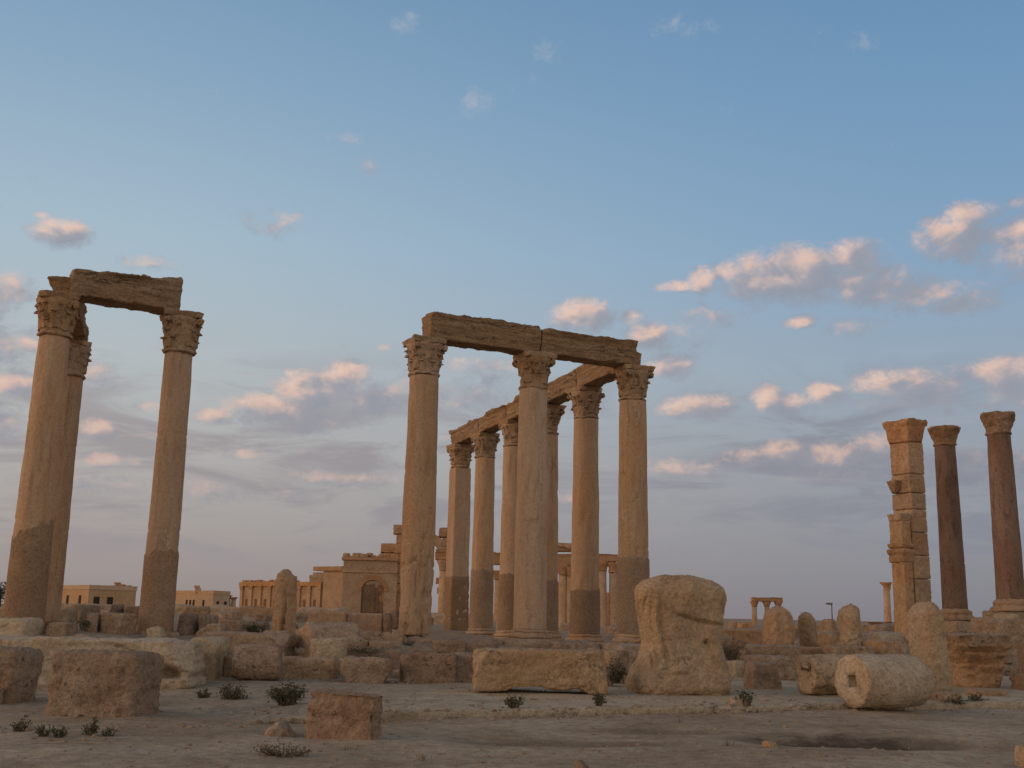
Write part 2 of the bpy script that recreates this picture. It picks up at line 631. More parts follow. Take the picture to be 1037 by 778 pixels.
def plain_mat(name, col, col2=None, scale=8, rough=0.8):
    m = bpy.data.materials.new(name)
    m.use_nodes = True
    q = NT(m.node_tree)
    out = q.n('ShaderNodeOutputMaterial')
    b = q.n('ShaderNodeBsdfPrincipled')
    q.t.links.new(b.outputs[0], out.inputs[0])
    tc = q.n('ShaderNodeTexCoord')
    f = q.noise(tc.outputs['Object'], scale, 4)
    q.put(b.inputs['Base Color'], q.mix(q.step(f, .35, .65), col + (1,), (col2 or col) + (1,)))
    b.inputs['Roughness'].default_value = rough
    b.inputs['Specular IOR Level'].default_value = 0.2
    return m


M = {}
M['column'] = stone_mat('column_limestone', (.43, .297, .195), (.25, .16, .10), (.48, .35, .24), (2.2, 2.2, .35), .7, .5, .36, .6, crack=.3, grain=.6)
M['cement'] = stone_mat('cement_repair_render', (.265, .182, .117), (.19, .125, .078), (.31, .215, .14), (1, 1, 1), .8, .4, .22, .2, 60)
M['capital'] = stone_mat('capital_limestone', (.41, .28, .18), (.22, .14, .085), (.46, .33, .22), (1, 1, 1), 1.3, .6, .5, .6)
M['lintel'] = stone_mat('lintel_limestone', (.335, .222, .134), (.125, .078, .046), (.41, .285, .18), (.5, .5, 3.2), 1.1, .65, .7, .6, crack=.45)
M['boulder'] = stone_mat('boulder_limestone', (.43, .315, .205), (.24, .165, .105), (.50, .385, .265), (1, 1, 1), .8, .6, .55, .8, crack=.2)
M['block'] = stone_mat('block_limestone', (.38, .275, .185), (.20, .14, .09), (.46, .35, .25), (1, 1, 1.6), 1.1, .6, .6, .7)
M['brown'] = stone_mat('brown_sandstone', (.315, .225, .158), (.165, .115, .08), (.40, .305, .225), (1, 1, 1), 1.2, .65, .75, .9, 34)
M['reddish'] = stone_mat('reddish_sandstone', (.31, .20, .128), (.16, .10, .064), (.38, .265, .18), (1, 1, 1), 1.6, .6, .9, 1.0, 30)
M['pale'] = stone_mat('pale_limestone', (.43, .345, .245), (.24, .175, .115), (.52, .435, .325), (1, 1, 1), 1.0, .45, .5, .6)
M['granite'] = stone_mat('red_granite', (.19, .122, .092), (.09, .06, .047), (.25, .17, .13), (1.6, 1.6, .5), .9, .7, .15, .2, 70, speck=.4)
M['far'] = stone_mat('distant_ochre_stone', (.42, .275, .168), (.25, .155, .095), (.48, .335, .215), (1, 1, 1), .35, .45, .4, .3, 6)
M['farred'] = stone_mat('distant_reddish_stone', (.39, .23, .13), (.22, .12, .072), (.46, .29, .175), (1, 1, 1), .4, .5, .4, .3, 6)
M['render'] = stone_mat('house_render', (.47, .32, .2), (.36, .235, .145), (.5, .36, .235), (1, 1, 1), .25, .3, .1, .1, 5)
M['dark'] = plain_mat('dark_opening', (.03, .025, .022), (.045, .036, .03))
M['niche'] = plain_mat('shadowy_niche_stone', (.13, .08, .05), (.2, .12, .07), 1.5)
M['leaf'] = plain_mat('shrub_leaf', (.072, .076, .046), (.13, .125, .08), 9)
M['leafdry'] = plain_mat('dry_plant', (.12, .095, .06), (.17, .14, .09), 9)
M['stem'] = plain_mat('shrub_stem', (.10, .075, .05), (.14, .105, .07))
M['treeleaf'] = plain_mat('tree_leaf', (.03, .04, .022), (.05, .06, .032), 2)
M['metal'] = plain_mat('lamp_metal', (.12, .12, .12), (.15, .15, .15), 8, .5)


def ground_mat():
    m = bpy.data.materials.new('sandy_ground')
    m.use_nodes = True
    q = NT(m.node_tree)
    out = q.n('ShaderNodeOutputMaterial')
    b = q.n('ShaderNodeBsdfPrincipled')
    q.t.links.new(b.outputs[0], out.inputs[0])
    tc = q.n('ShaderNodeTexCoord')
    p = tc.outputs['Object']
    n0 = q.noise(p, 0.28, 5, 0.6, 0.5)
    n1 = q.noise(p, 1.1, 6, 0.62, 0.4)
    n2 = q.noise(p, 5.5, 6, 0.65)
    n3 = q.noise(p, 38, 4, 0.7)
    along = q.v('MULTIPLY', p, (0.35, 1.6, 1))
    trk = q.noise(along, 0.9, 5, 0.6, 0.3)
    c = q.mix(q.step(n0, 0.36, 0.66), (.32, .25, .172, 1), (.48, .395, .29, 1))
    c = q.mix(q.m('MULTIPLY', q.step(n1, 0.5, 0.74), 0.6), c, (.24, .18, .125, 1))
    c = q.mix(q.m('MULTIPLY', q.step(trk, 0.53, 0.66), 0.7), c, (.42, .365, .285, 1))
    x, y, z = q.sep(p)
    darker_noise = q.m('MULTIPLY_ADD', n2, 1.4, q.m('MULTIPLY_ADD', n1, 1.6, -1.5))
    darker = None
    for cx, cy, rx, ry, dp in PITW:
        e = q.v('MULTIPLY_ADD', p, (1 / (rx * 1.25), 1 / (ry * 1.35), 0), (-cx / (rx * 1.25), -(cy + ry * .25) / (ry * 1.35), 0))
        d = q.m('SUBTRACT', 1.0, q.v('DOT_PRODUCT', e, e))
        d = q.m('MULTIPLY', q.step(q.m('ADD', d, darker_noise), 0.1, 0.9), min(1.0, dp * 8))
        darker = d if darker is None else q.m('MAXIMUM', darker, d)
    c = q.mix(q.m('MULTIPLY', darker, 0.95), c, (.09, .066, .047, 1))  # sand colour darkened over each hollow, set towards its far side
    # the higher ground among the ruins is warmer
    far = q.step(y, 24, 34)
    c = q.mix(q.m('MULTIPLY', far, 0.75), c, q.mix(q.step(n1, .4, .65), (.36, .26, .17, 1), (.27, .195, .13, 1)))
    vo = q.n('ShaderNodeTexVoronoi')
    q.put(vo.inputs['Vector'], p)
    vo.inputs['Scale'].default_value = 9
    peb = q.m('MULTIPLY', q.step(vo.outputs['Distance'], 0.24, 0.12), q.step(n2, 0.52, 0.6))
    c = q.mix(q.m('MULTIPLY', peb, 0.55), c, q.mix(n3, (.14, .11, .085, 1), (.42, .36, .29, 1)))
    g = q.m('MULTIPLY_ADD', n2, 0.55, q.m('MULTIPLY', n3, 0.45))
    c = q.mix(1.0, c, q.ramp(g, [(0.33, (.52, .51, .5, 1)), (.5, (.98, .98, .98, 1)), (.66, (1.36, 1.35, 1.32, 1))]), 'MULTIPLY')
    q.put(b.inputs['Base Color'], c)
    b.inputs['Roughness'].default_value = 0.95
    b.inputs['Specular IOR Level'].default_value = 0.1
    bp = q.n('ShaderNodeBump')
    bp.inputs['Strength'].default_value = 1.0
    bp.inputs['Distance'].default_value = 0.09
    q.put(bp.inputs['Height'], q.m('ADD', q.m('MULTIPLY', n2, .8), q.m('MULTIPLY_ADD', n3, .35, q.m('MULTIPLY', peb, .5))))
    q.put(b.inputs['Normal'], bp.outputs[0])
    return m


M['ground'] = ground_mat()
def pave_mat():
    m = stone_mat('pale_paving_stone', (.43, .36, .26), (.27, .215, .15), (.50, .43, .33), (1, 1, 1), .7, .6, .55, .6, 30, crack=.3)
    t = m.node_tree
    bs = [n for n in t.nodes if n.type == 'BSDF_PRINCIPLED'][0]
    src = bs.inputs['Base Color'].links[0].from_socket
    q = NT.__new__(NT)
    q.t = t
    tc = q.n('ShaderNodeTexCoord')
    p = tc.outputs['Object']
    x, y, z = q.sep(p)
    n1 = q.noise(p, .8, 6, .65, .5)
    n2 = q.noise(p, 7, 5, .65)
    k = q.m('MULTIPLY_ADD', x, -.16, q.m('MULTIPLY_ADD', n1, 2.2, -1.25))
    k = q.step(k, -.25, .45)
    sand = q.mix(q.step(n2, .35, .65), (.27, .215, .15, 1), (.39, .33, .25, 1))
    q.put(bs.inputs['Base Color'], q.mix(k, src, sand))
    return m


M['pave'] = pave_mat()

# ------------------------------------------------------------------ ground sheets

def build_ground():
    ys = [-300, -150, -80, -40, -20, -10, -4, 0, 3]
    y, st = 5.0, 0.075
    while y < 60:
        ys.append(y)
        y += st
        st *= 1.013 if y > 12 else 1.0
    while y < 9000:
        ys.append(y)
        st *= 1.16
        y += st
    nx = 230
    V, F = [], []
    X, Y = [], []
    for y in ys:
        hw = 14 + abs(y) * 1.15
        for i in range(nx + 1):
            t = 2 * i / nx - 1
            X.append(hw * (0.62 * t + 0.38 * t ** 3))
            Y.append(y)
    X, Y = np.array(X), np.array(Y)
    Z = T(X, Y)
    Z = np.where(Y > 400, np.minimum(Z, 0.9), Z)
    # the sheet dips under the paving so that nothing pokes through it
    v = vdist(X, Y)
    dip = sstep(v, 0.05, 0.3) * sstep(-v, -7.8, -7.4) * sstep(X, -8.2, -7.4) * (X < 30)
    Z = Z * (1 - dip) + np.minimum(Z, 0.05) * dip
    for r in range(len(ys) - 1):
        for i in range(nx):
            a = r * (nx + 1) + i
            F.append([a, a + 1, a + nx + 2, a + nx + 1])
    o = mesh_obj('ground', np.stack([X, Y, Z], 1), F, M['ground'])
    tag(o, 'sandy grey brown ground with darker hollows in front of the ruins', 'ground', kind='structure')


def build_pavement():
    ns, nv = 300, 46
    V, F = [], []
    L0, L1 = -8.0, 32.0
    pts = []
    for i in range(ns + 1):
        s = L0 + (L1 - L0) * i / ns
        pts.append(s)
    s = np.array(pts)
    zz = np.zeros_like(s)
    edge = 0.10 * fbm(np.stack([s, zz, zz], 1), 0.9, 4, 3) + 0.05 * np.floor(2.5 * vnoise(np.stack([s * .6, zz + 3, zz], 1), 4)) - 0.25 * sstep(-s, 2, 5) * 0
    allv = []
    for j in range(nv + 1):
        if j < 4:      # front face of the kerb
            off = np.full_like(s, [0.0, 0.0, 0.012, 0.05][j])
            z = [-.1, .075, .118, .132][j] + 0 * s
            wob = 0.018 * fbm(np.stack([s, zz + j * .3, zz], 1), 5, 3, 6)
            vv = edge + off + wob
        else:
            k = (j - 3) / (nv - 3)
            vv = edge * (1 - k) + 0.05 + 7.7 * k
            z = 0.132 + 0 * s
        x = 1.7 + s * RD.x - vv * RD.y
        y = 18.5 + s * RD.y + vv * RD.x
        p3 = np.stack([x, y, zz], 1)
        if j >= 3:
            z = z + 0.016 * fbm(p3, 1.0, 4, 12) - 0.02 * sstep(vnoise(p3 * .7, 22), .3, .6)
        z = z - .2 * sstep(-s, 4.2, 7.2)
        allv.append(np.stack([x, y, z], 1))
    V = np.concatenate(allv)
    for j in range(nv):
        for i in range(ns):
            a = j * (ns + 1) + i
            F.append([a, a + 1, a + ns + 2, a + ns + 1])
    o = mesh_obj('stone_pavement', V, F, M['pave'])
    tag(o, 'pale worn stone pavement with a low broken kerb edge', 'pavement', kind='structure')


build_ground()
build_pavement()

# ------------------------------------------------------------------ columns
GRID = math.atan2(1.55, 3.2)       # the colonnade's own direction
ZCAP = 9.40                        # underside of the lintels
CAPH = 1.10


def capital_mesh(seed, r0=0.44, h=1.10, broken=0.0):
    """weathered corinthian capital: bell, two rows of leaves, corner volutes"""
    rng = random.Random(seed)
    parts = []
    prof = [(r0 * .98, 0.0), (r0 * 1.10, .01), (r0 * 1.15, .045), (r0 * 1.10, .08), (r0 * .98, .10)]
    for k in range(1, 10):
        t = k / 9
        prof.append((r0 * (0.98 + 0.40 * t ** 1.9), .10 + (h * .86 - .10) * t))
    parts.append(lathe(prof, 40))

    def leaf(a, z0, z1, wid, out, rb):
        V, F = [], []
        nu, nv = 6, 9
        for layer in (0, 1):
            for j in range(nv + 1):
                t = j / nv
                zc = z0 + (z1 - z0) * (t if t < .82 else .82 + (t - .82) * (-0.9))
                rr = rb + 0.03 + 0.09 * t * t + (out * max(0, (t - .55) / .45) ** 1.6)
                ww = wid * (1.0 - 0.25 * t) * (1 if t < .75 else max(.3, 1 - (t - .75) * 2.2)) * (1 + .10 * math.sin(t * 22))
                for i in range(nu + 1):
                    u = 2 * i / nu - 1
                    aa = a + u * ww / rb
                    r = rr - 0.035 * u * u + 0.018 * math.cos(u * 9) - layer * 0.07
                    V.append((r * math.cos(aa), r * math.sin(aa), zc))
        n1 = (nu + 1) * (nv + 1)
        for j in range(nv):
            for i in range(nu):
                q = j * (nu + 1) + i
                f = [q, q + 1, q + nu + 2, q + nu + 1]
                F.append(f)
                F.append([k + n1 for k in f][::-1])
        for j in range(nv):
            for e in (0, nu):
                q = j * (nu + 1) + e
                f = [q, q + nu + 1, q + nu + 1 + n1, q + n1]
                F.append(f if e == 0 else f[::-1])
        for i in range(nu):
            q = nv * (nu + 1) + i
            F.append([q, q + 1, q + 1 + n1, q + n1])
        return np.array(V), F
    for k in range(8):
        if rng.random() > broken:
            parts.append(leaf(k * PI / 4 + .2, .10, .10 + h * .36, .165, .05 * rng.uniform(.4, 1.1), r0 * .97))
    for k in range(8):
        if rng.random() > broken:
            parts.append(leaf(k * PI / 4 + PI / 8 + .2, .16, .12 + h * .60, .165, .06 * rng.uniform(.3, 1.1), r0 * 1.03))
    for k in range(16):
        if rng.random() > broken:
            parts.append(leaf(k * PI / 8 + .1, .45, .12 + h * rng.uniform(.66, .74), .085, .035 * rng.uniform(.2, 1.1), r0 * 1.10))
    # volutes under the corners of the abacus
    for k in range(4):
        a = PI / 4 + k * PI / 2
        if rng.random() < broken * .7:
            continue
        for s in (-1, 1):
            V, F = [], []
            path = []
            for j in range(17):
                t = j / 16
                if t < .6:
                    u = t / .6
                    rr = r0 * 1.08 + (0.68 - r0 * 1.08) * u ** 1.5
                    z = h * .50 + h * .33 * u ** .8
                else:
                    u = (t - .6) / .4
                    ang = PI / 2 - u * PI * 1.5
                    rr = .665 + .055 * math.cos(ang) * (1 - .4 * u)
                    z = h * .76 + .075 * math.sin(ang) * (1 - .4 * u)
                aa = a + s * (0.30 * (1 - min(1, t / .6)) + .055)
                path.append((rr * math.cos(aa), rr * math.sin(aa), z))
            for j, pt in enumerate(path):
                e = (-math.sin(a), math.cos(a), 0)
                d = Vector(path[min(j + 1, 16)]) - Vector(path[max(j - 1, 0)])
                d.normalize()
                b2 = d.cross(Vector(e))
                for i in range(6):
                    th = i * PI / 3
                    w = Vector(e) * (.052 * math.cos(th)) + b2 * (.042 * math.sin(th))
                    V.append(tuple(Vector(pt) + w))
            for j in range(16):
                for i in range(6):
                    n = (i + 1) % 6
                    F.append([j * 6 + i, j * 6 + n, j * 6 + 6 + n, j * 6 + 6 + i])
            F.append([5, 4, 3, 2, 1, 0])
            F.append([96 + i for i in range(6)])
            parts.append((np.array(V), F))
    V, F = join(parts)
    sd = np.array([seed * 3.1, seed * 1.7, 4.0])
    nv_ = np.stack([fbm(V + sd + o, 7, 3, seed) for o in (0, 20, 40)], 1)
    V = V + nv_ * 0.030 + np.stack([fbm(V + sd + o, 2.4, 2, seed + 2) for o in (0, 20, 40)], 1) * .02
    return V, F


def abacus_mesh(seed, h=1.10, broken=0.4, R=0.88):
    """slab with hollowed sides and worn or broken corners"""
    rng = random.Random(seed + 99)
    P, F = lattice(22, 22, 5)
    z0, z1 = h * .86, h
    x, y = P[:, 0], P[:, 1]
    cor = {}
    for sx in (-1, 1):
        for sy in (-1, 1):
            cor[(sx, sy)] = rng.uniform(.66, .84) if rng.random() < broken else rng.uniform(.93, 1.0)
    half = R * 0.70
    hol = 0.10
    X = x * half * (1 - hol * (1 - y * y))
    Y = y * half * (1 - hol * (1 - x * x))
    flare = 0.90 + 0.10 * (P[:, 2] * .5 + .5)
    X, Y = X * flare, Y * flare
    for (sx, sy), c in cor.items():
        v = np.array([sx, sy]) / math.sqrt(2)
        over = X * v[0] + Y * v[1] - R * c
        m = np.maximum(over, 0)
        X, Y = X - m * v[0], Y - m * v[1]
    Z = z0 + (P[:, 2] * .5 + .5) * (z1 - z0)
    V = np.stack([X, Y, Z], 1)
    sd = np.array([seed * 5.1, 2.0, 1.0])
    n = np.stack([fbm(V + sd + o, 5, 4, seed) for o in (0, 20, 40)], 1)
    n[:, 2] *= .6
    V = V + n * 0.034
    return V, F


CAPM = {}


def capital_parts(seed, parent, z, broken=.25, scale=1.0, mat=None):
    key = (seed, broken)
    mat = mat or M['capital']
    o = mesh_obj('capital', *capital_mesh(seed, broken=broken), mat, parent, loc=(0, 0, z))
    a = mesh_obj('abacus', *abacus_mesh(seed, broken=broken + .2), mat, o)
    o.scale = (scale,) * 3
    return o


def shaft_mesh(r0, r1, h, seed, wear=1.0, low=0.0, joints=(), seg=72):
    n = int(h / 0.07)
    prof = []
    for k in range(n + 1):
        t = k / n
        prof.append((r0 + (r1 - r0) * t ** 1.35, h * t))
    V, F = lathe(prof, seg)
    p = V + np.array([seed * 7.7, seed * 3.3, 0])
    rad = np.linalg.norm(V[:, :2], axis=1)
    nx = V[:, :2] / np.maximum(rad, 1e-6)[:, None]
    d = 0.012 * fbm(p * np.array([1, 1, .5]), 2.2, 4, seed) * wear
    # scars: patches where the skin of the stone has flaked off
    sc = fbm(p * np.array([1, 1, .45]), 3.0, 4, seed + 11)
    d = d - 0.020 * wear * sstep(sc, .48, .85)
    if low:
        lo = sstep(-V[:, 2], -2.4, -1.0)
        s2 = fbm(p * np.array([1, 1, .5]), 2.4, 4, seed + 31)
        d = d - low * lo * (0.05 * sstep(s2, .1, .7) + 0.02)
        gv = np.abs(np.arctan2(V[:, 1], V[:, 0]) + 1.45 + 0.08 * vnoise(p * 1.5, 3))
        d = d - low * lo * 0.07 * sstep(-gv, -.05, -.0)
        an = np.arctan2(V[:, 1], V[:, 0])
        for a0, wd in ((-1.95, .03), (-1.05, .025), (-2.5, .03)):
            g2 = np.abs(an - a0 - .10 * vnoise(p * 2.5, 5))
            d = d - low * lo * .05 * sstep(-g2, -wd, 0)
        ring_ = np.exp(-((V[:, 2] - 1.95 - .22 * vnoise(np.stack([np.cos(an) * 2, np.sin(an) * 2, 0 * an], 1), 8)) / .03) ** 2)
        d = d - low * .05 * ring_
    for zj in joints:
        d = d - 0.018 * np.exp(-((V[:, 2] - zj - 0.02 * vnoise(p * 2, 9)) / .03) ** 2)
    V[:, 0] += nx[:, 0] * d * (rad > .05)
    V[:, 1] += nx[:, 1] * d * (rad > .05)
    return V, F


def column(label, x, y, zb, repair=0.0, seed=1, base=True, low=0.0, broken=.25, r0=.49, r1=.425, ztop=ZCAP, capw=.91, joints=(2.6, 5.1), ragged=.09, group='limestone columns of the colonnade', skew=None):
    root = empty('stone_column', (x, y, zb), GRID, label, 'column', group)
    H = ztop - zb - CAPH
    zs = 0.0
    if base:
        prof = [(.66, -.3), (.66, .10), (.65, .115), (.60, .12), (.645, .15), (.655, .19), (.63, .235), (.57, .255), (.55, .28), (.575, .305), (.575, .335), (.53, .36), (.49, .38)]
        fine = []
        for (a, b), (c, d) in zip(prof[:-1], prof[1:]):
            for k in range(3):
                fine.append((a + (c - a) * k / 3, b + (d - b) * k / 3))
        fine.append(prof[-1])
        V, F = lathe(fine, 56)
        n = np.stack([fbm(V + seed + o, 4, 4, seed) for o in (0, 20, 40)], 1)
        mesh_obj('base', V + n * .025, F, M['column'], root)
        zs = .36
    V, F = shaft_mesh(r0, r1, H - zs, seed, 1.0, low, [j for j in joints])
    mesh_obj('shaft', V, F, M['column'], root, loc=(0, 0, zs))
    if repair:
        seg, n = 96, 40
        V, F = [], []
        for k in range(n + 1):
            for i in range(seg):
                a = 2 * PI * i / seg
                V.append((a, k / n, 0))
        A = np.array(V)
        c3 = np.stack([np.cos(A[:, 0]) * 2, np.sin(A[:, 0]) * 2, np.full(len(A), seed * 1.3)], 1)
        top = repair + ragged * fbm(c3, 1.0, 4, seed + 2) + ragged * .4 * np.sign(vnoise(c3 * 1.7, seed))
        if skew:
            top = top + skew[1] * np.cos(A[:, 0] - skew[0])
        z = np.maximum(A[:, 1] * top, 0)
        t = np.clip((z) / (H - zs), 0, 1)
        rr = r0 + (r1 - r0) * t ** 1.35 + .022 + .006 * fbm(np.stack([c3[:, 0], c3[:, 1], z * 2], 1), 1.5, 3, seed)
        rr = np.where(A[:, 1] > .999, rr - .04, rr)
        V = np.stack([rr * np.cos(A[:, 0]), rr * np.sin(A[:, 0]), z], 1)
        for k in range(n):
            for i in range(seg):
                j = (i + 1) % seg
                F.append([k * seg + i, k * seg + j, (k + 1) * seg + j, (k + 1) * seg + i])
        mesh_obj('cement_repair', V, F, M['cement'], root, loc=(0, 0, zs))
    capital_parts(seed, root, H, broken).scale = (capw, capw, 1)
    return root


A_ = (-2.56, 30.92)
B_ = (0.66, 32.48)
C_ = (3.86, 34.0)
L1_ = (-11.74, 27.02)
L3_ = (-9.02, 28.6)
L2_ = (-13.32, 32.0)
RW = [(C_[0] - 1.245 * k, C_[1] + 3.42 * k) for k in range(1, 6)]

column('thick pale column at the far left edge, dark cement up to knee of its shaft', *L1_, 1.02, 2.35, 3, base=False, broken=.3, skew=(-.6, .25), r0=.455, r1=.37, capw=.88)
column('slim red-tinted column half hidden behind the leftmost thick column', *L2_, 1.1, 0, 4, base=False, broken=.35, r0=.43, r1=.38)
column('single column carrying the right end of the leftmost lintel, dark cement foot', *L3_, .95, 2.05, 5, base=False, broken=.45, r0=.415, r1=.368, capw=.9)
column('tall pale column with cracked split foot under the left end of the long lintel', *A_, .98, 0, 6, base=False, low=1.7, broken=.3)
column('pale bare column without cement under the joint of the two front lintels', *B_, .80, 0, 7, broken=.55, joints=(3.1,))
column('column right behind the big boulder, smooth dark cement foot and corner lintel', *C_, .70, 2.35, 8, broken=.25, ragged=.02)
column('first column of the receding row, scarred shaft left of the corner column', *RW[0], .62, 1.5, 9, broken=.3, ragged=.03)
column('second column of the receding row, half hidden behind the bare front column', *RW[1], .66, 1.85, 10, broken=.25)
column('third column of the receding row, peeping out left of the bare front column', *RW[2], .60, 2.25, 11, broken=.3)
column('fourth column of the receding row, round shaft next to the square pier', *RW[3], .60, 2.5, 12, broken=.2)

# the square pier that ends the receding row

def square_shaft(w, d, h, seed, taper=.92):
    V, F = stone_mesh(w, d, h, seed, .03, .012, 0, 0, 0, .12, nmax=64, fine=.006, sink=.05)
    t = np.clip(V[:, 2] / h, 0, 1)
    k = 1 - (1 - taper) * t
    V[:, 0] *= k
    V[:, 1] *= k
    return V, F


pr = empty('square_pier', (RW[4][0], RW[4][1], .55), GRID, 'square stone pier closing the far end of the receding column row', 'pier')
hp = ZCAP - .55 - CAPH
mesh_obj('shaft', *square_shaft(.86, .86, hp, 13), M['column'], pr)
mesh_obj('cement_repair', *square_shaft(.895, .895, 2.7, 14, .985), M['cement'], pr)
co = capital_parts(15, pr, hp, .2)
co.scale = (.93, .93, 1)

# ------------------------------------------------------------------ lintels

def lintel(label, p0, p1, w=.74, h=.82, z=ZCAP, seed=1, e0=0.0, e1=0.0, ragged=.05, step_end=0.0, cat='lintel', group='lintels of the colonnade', dz=0.0, topslope=0.0):
    a, b = Vector(p0), Vector(p1)
    d = (b - a).normalized()
    a = a - d * e0
    b = b + d * e1
    L = (b - a).length
    mid = (a + b) / 2
    H = h

    def post(Q, t):
        # three fasciae and a crowning moulding on the two long faces
        zz = Q[:, 2]
        tt = np.clip(zz / H, 0, 1)
        ex = .035 * (tt > .25) + .04 * (tt > .5) + .06 * sstep(tt, .72, .80) + .04 * (tt > .88) - .05 * np.exp(-((tt - .66) / .03) ** 2)
        wear = np.clip(.55 + 1.1 * vnoise(Q * np.array([.9, 1, 2.2]) + seed, seed + 1), 0, 1)
        Q[:, 1] += np.sign(Q[:, 1]) * ex * wear * sstep(np.abs(Q[:, 1]), .15, .3)
        # weathered upper edge and gnawed lower edge
        top = sstep(tt, .75, 1.0)
        q = np.stack([Q[:, 0], Q[:, 1] * .6, 0 * zz], 1) + seed * 2.2
        Q[:, 2] -= top * ragged * (0.8 + 1.3 * fbm(q, 1.1, 5, seed + 4))
        bot = sstep(-tt, -.2, 0)
        Q[:, 2] += bot * ragged * .9 * np.maximum(0, fbm(q, .9, 4, seed + 6)) * sstep(L / 2 - np.abs(Q[:, 0]), .3, .7)
        if step_end:
            cut = sstep(tt, .5, .56)
            lim = L / 2 - step_end * cut
            Q[:, 0] = np.where(Q[:, 0] > lim, lim + (Q[:, 0] - lim) * .1, Q[:, 0])
        if topslope:
            Q[:, 2] += topslope * tt * Q[:, 0] / L
        if dz:
            Q[:, 2] += dz * Q[:, 0] / L
        return Q
    V, F = stone_mesh(L, w, H, seed, .03, .025, 4, .06, .020, .05, post=post, sink=0.0, nmax=90, fine=.01)
    o = mesh_obj('stone_lintel', V, F, M['lintel'], None, loc=(mid.x, mid.y, z + .004), rz=math.atan2(d.y, d.x))
    return tag(o, label, cat, group)


def along(p, q, t):
    return (p[0] + (q[0] - p[0]) * t, p[1] + (q[1] - p[1]) * t)


lintel('left half of the long front lintel, its orange end over the cracked-foot column', A_, B_, seed=21, e0=-.0, e1=.04, h=.84)
lintel('right half of the long front lintel, broken stepped end over the corner column', B_, C_, seed=22, e0=-.06, e1=.12, step_end=.24, h=.80)
lintel('thick ragged lintel bridging the two leftmost columns', L1_, L3_, seed=23, e0=-.22, e1=-.14, h=.84, ragged=.07, w=.8, topslope=.32)
lintel('short lintel running back from the leftmost column to the hidden slim column', (L1_[0] + .14, L1_[1] + .02), (L2_[0] + .1, L2_[1]), seed=24, e0=.16, e1=.3, h=.46, w=.56, ragged=.05)
row = [C_] + RW
sides = ['lintel block from the corner column back to the scarred column', 'second lintel block of the receding row, behind the bare front column',
         'middle lintel block of the receding row, left of the bare front column', 'fourth lintel block of the receding row, above the round column beside the pier',
         'last lintel block of the receding row, ending over the square pier']
for k in range(5):
    lintel(sides[k], row[k], row[k + 1], seed=31 + k, e0=-.43 if k == 0 else -.025, e1=.5 if k == 4 else -.025, h=.72 + .03 * (k % 2), w=.72, ragged=.06)

# ------------------------------------------------------------------ fallen stones

def stone(label, box, depth=.8, yaw=0.0, Y=None, mat='block', name='fallen_block', cat='stone block', group='fallen stones', seed=1, rad=.1, sink=.15, zbot=None, extra=0.0, cap_top=True, tilt=(0, 0), **kw):
    x0, y0, x1, y1 = box
    cx = (x0 + x1) / 2
    if Y is None:
        P = hit(cx, y1)
        Y = P.y
    P = atY(cx, y1, Y)
    a, b = atY(x0, (y0 + y1) / 2, Y), atY(x1, (y0 + y1) / 2, Y)
    Wt = (b - a).length
    c, s = abs(math.cos(yaw)), abs(math.sin(yaw))
    dd = min(depth, 0.75 * Wt / s) if s > .2 else depth
    w = max(.08, (Wt - dd * s) / max(c, .3))
    half_v = (dd * c + w * s) / 2
    X0, h = P.x, .5
    cy, sy = math.cos(yaw), math.sin(yaw)
    for it in range(8):
        half_v = (dd * c + w * s) / 2
        Yc = Y + half_v
        pr_ = []
        for u in (-w / 2, w / 2):
            for v_ in (-dd / 2, dd / 2):
                for z_ in (P.z, P.z + h):
                    pr_.append(proj((X0 + u * cy - v_ * sy, Yc + u * sy + v_ * cy, z_)))
        mx0, mx1 = min(q[0] for q in pr_), max(q[0] for q in pr_)
        my0 = min(q[1] for q in pr_)
        k = Yc / FPX
        w = max(.06, w + ((x1 - x0) - (mx1 - mx0)) * k)
        X0 += ((x0 + x1) - (mx0 + mx1)) / 2 * k
        h = max(.05, h + (my0 - y0) * k)
    if 'outline' not in kw and name in ('fallen_block', 'fallen_slab', 'ledge_stone', 'kerb_stone'):
        rad *= .35
        kw['chops'] = max(0, kw.get('chops', 3) + 3)
        kw['chop'] = kw.get('chop', .12) * 1.35
        kw['ridge'] = kw.get('ridge', 1) * .45
        kw['rough'] = kw.get('rough', .05) * .6
        kw['strata'] = kw.get('strata', 0) + .012
        kw['res'] = min(kw.get('res', .07), .055)
        kw['nmax'] = max(kw.get('nmax', 46), 60)
    V, F = stone_mesh(w, dd, h, seed, rad, sink=sink, **kw)
    o = mesh_obj(name, V, F, M[mat], None, loc=(X0, Y + half_v, P.z), rz=yaw)
    o.rotation_euler = (tilt[0], tilt[1], yaw)
    return tag(o, label, cat, group)


BOULDER = [(0, -1, 1.0), (.12, -.97, 1.0), (.26, -.80, .90), (.42, -.67, .80), (.62, -.73, .86), (.8, -.84, .92), (.9, -.84, .88), (.96, -.72, .74), (1.0, -.46, .48)]


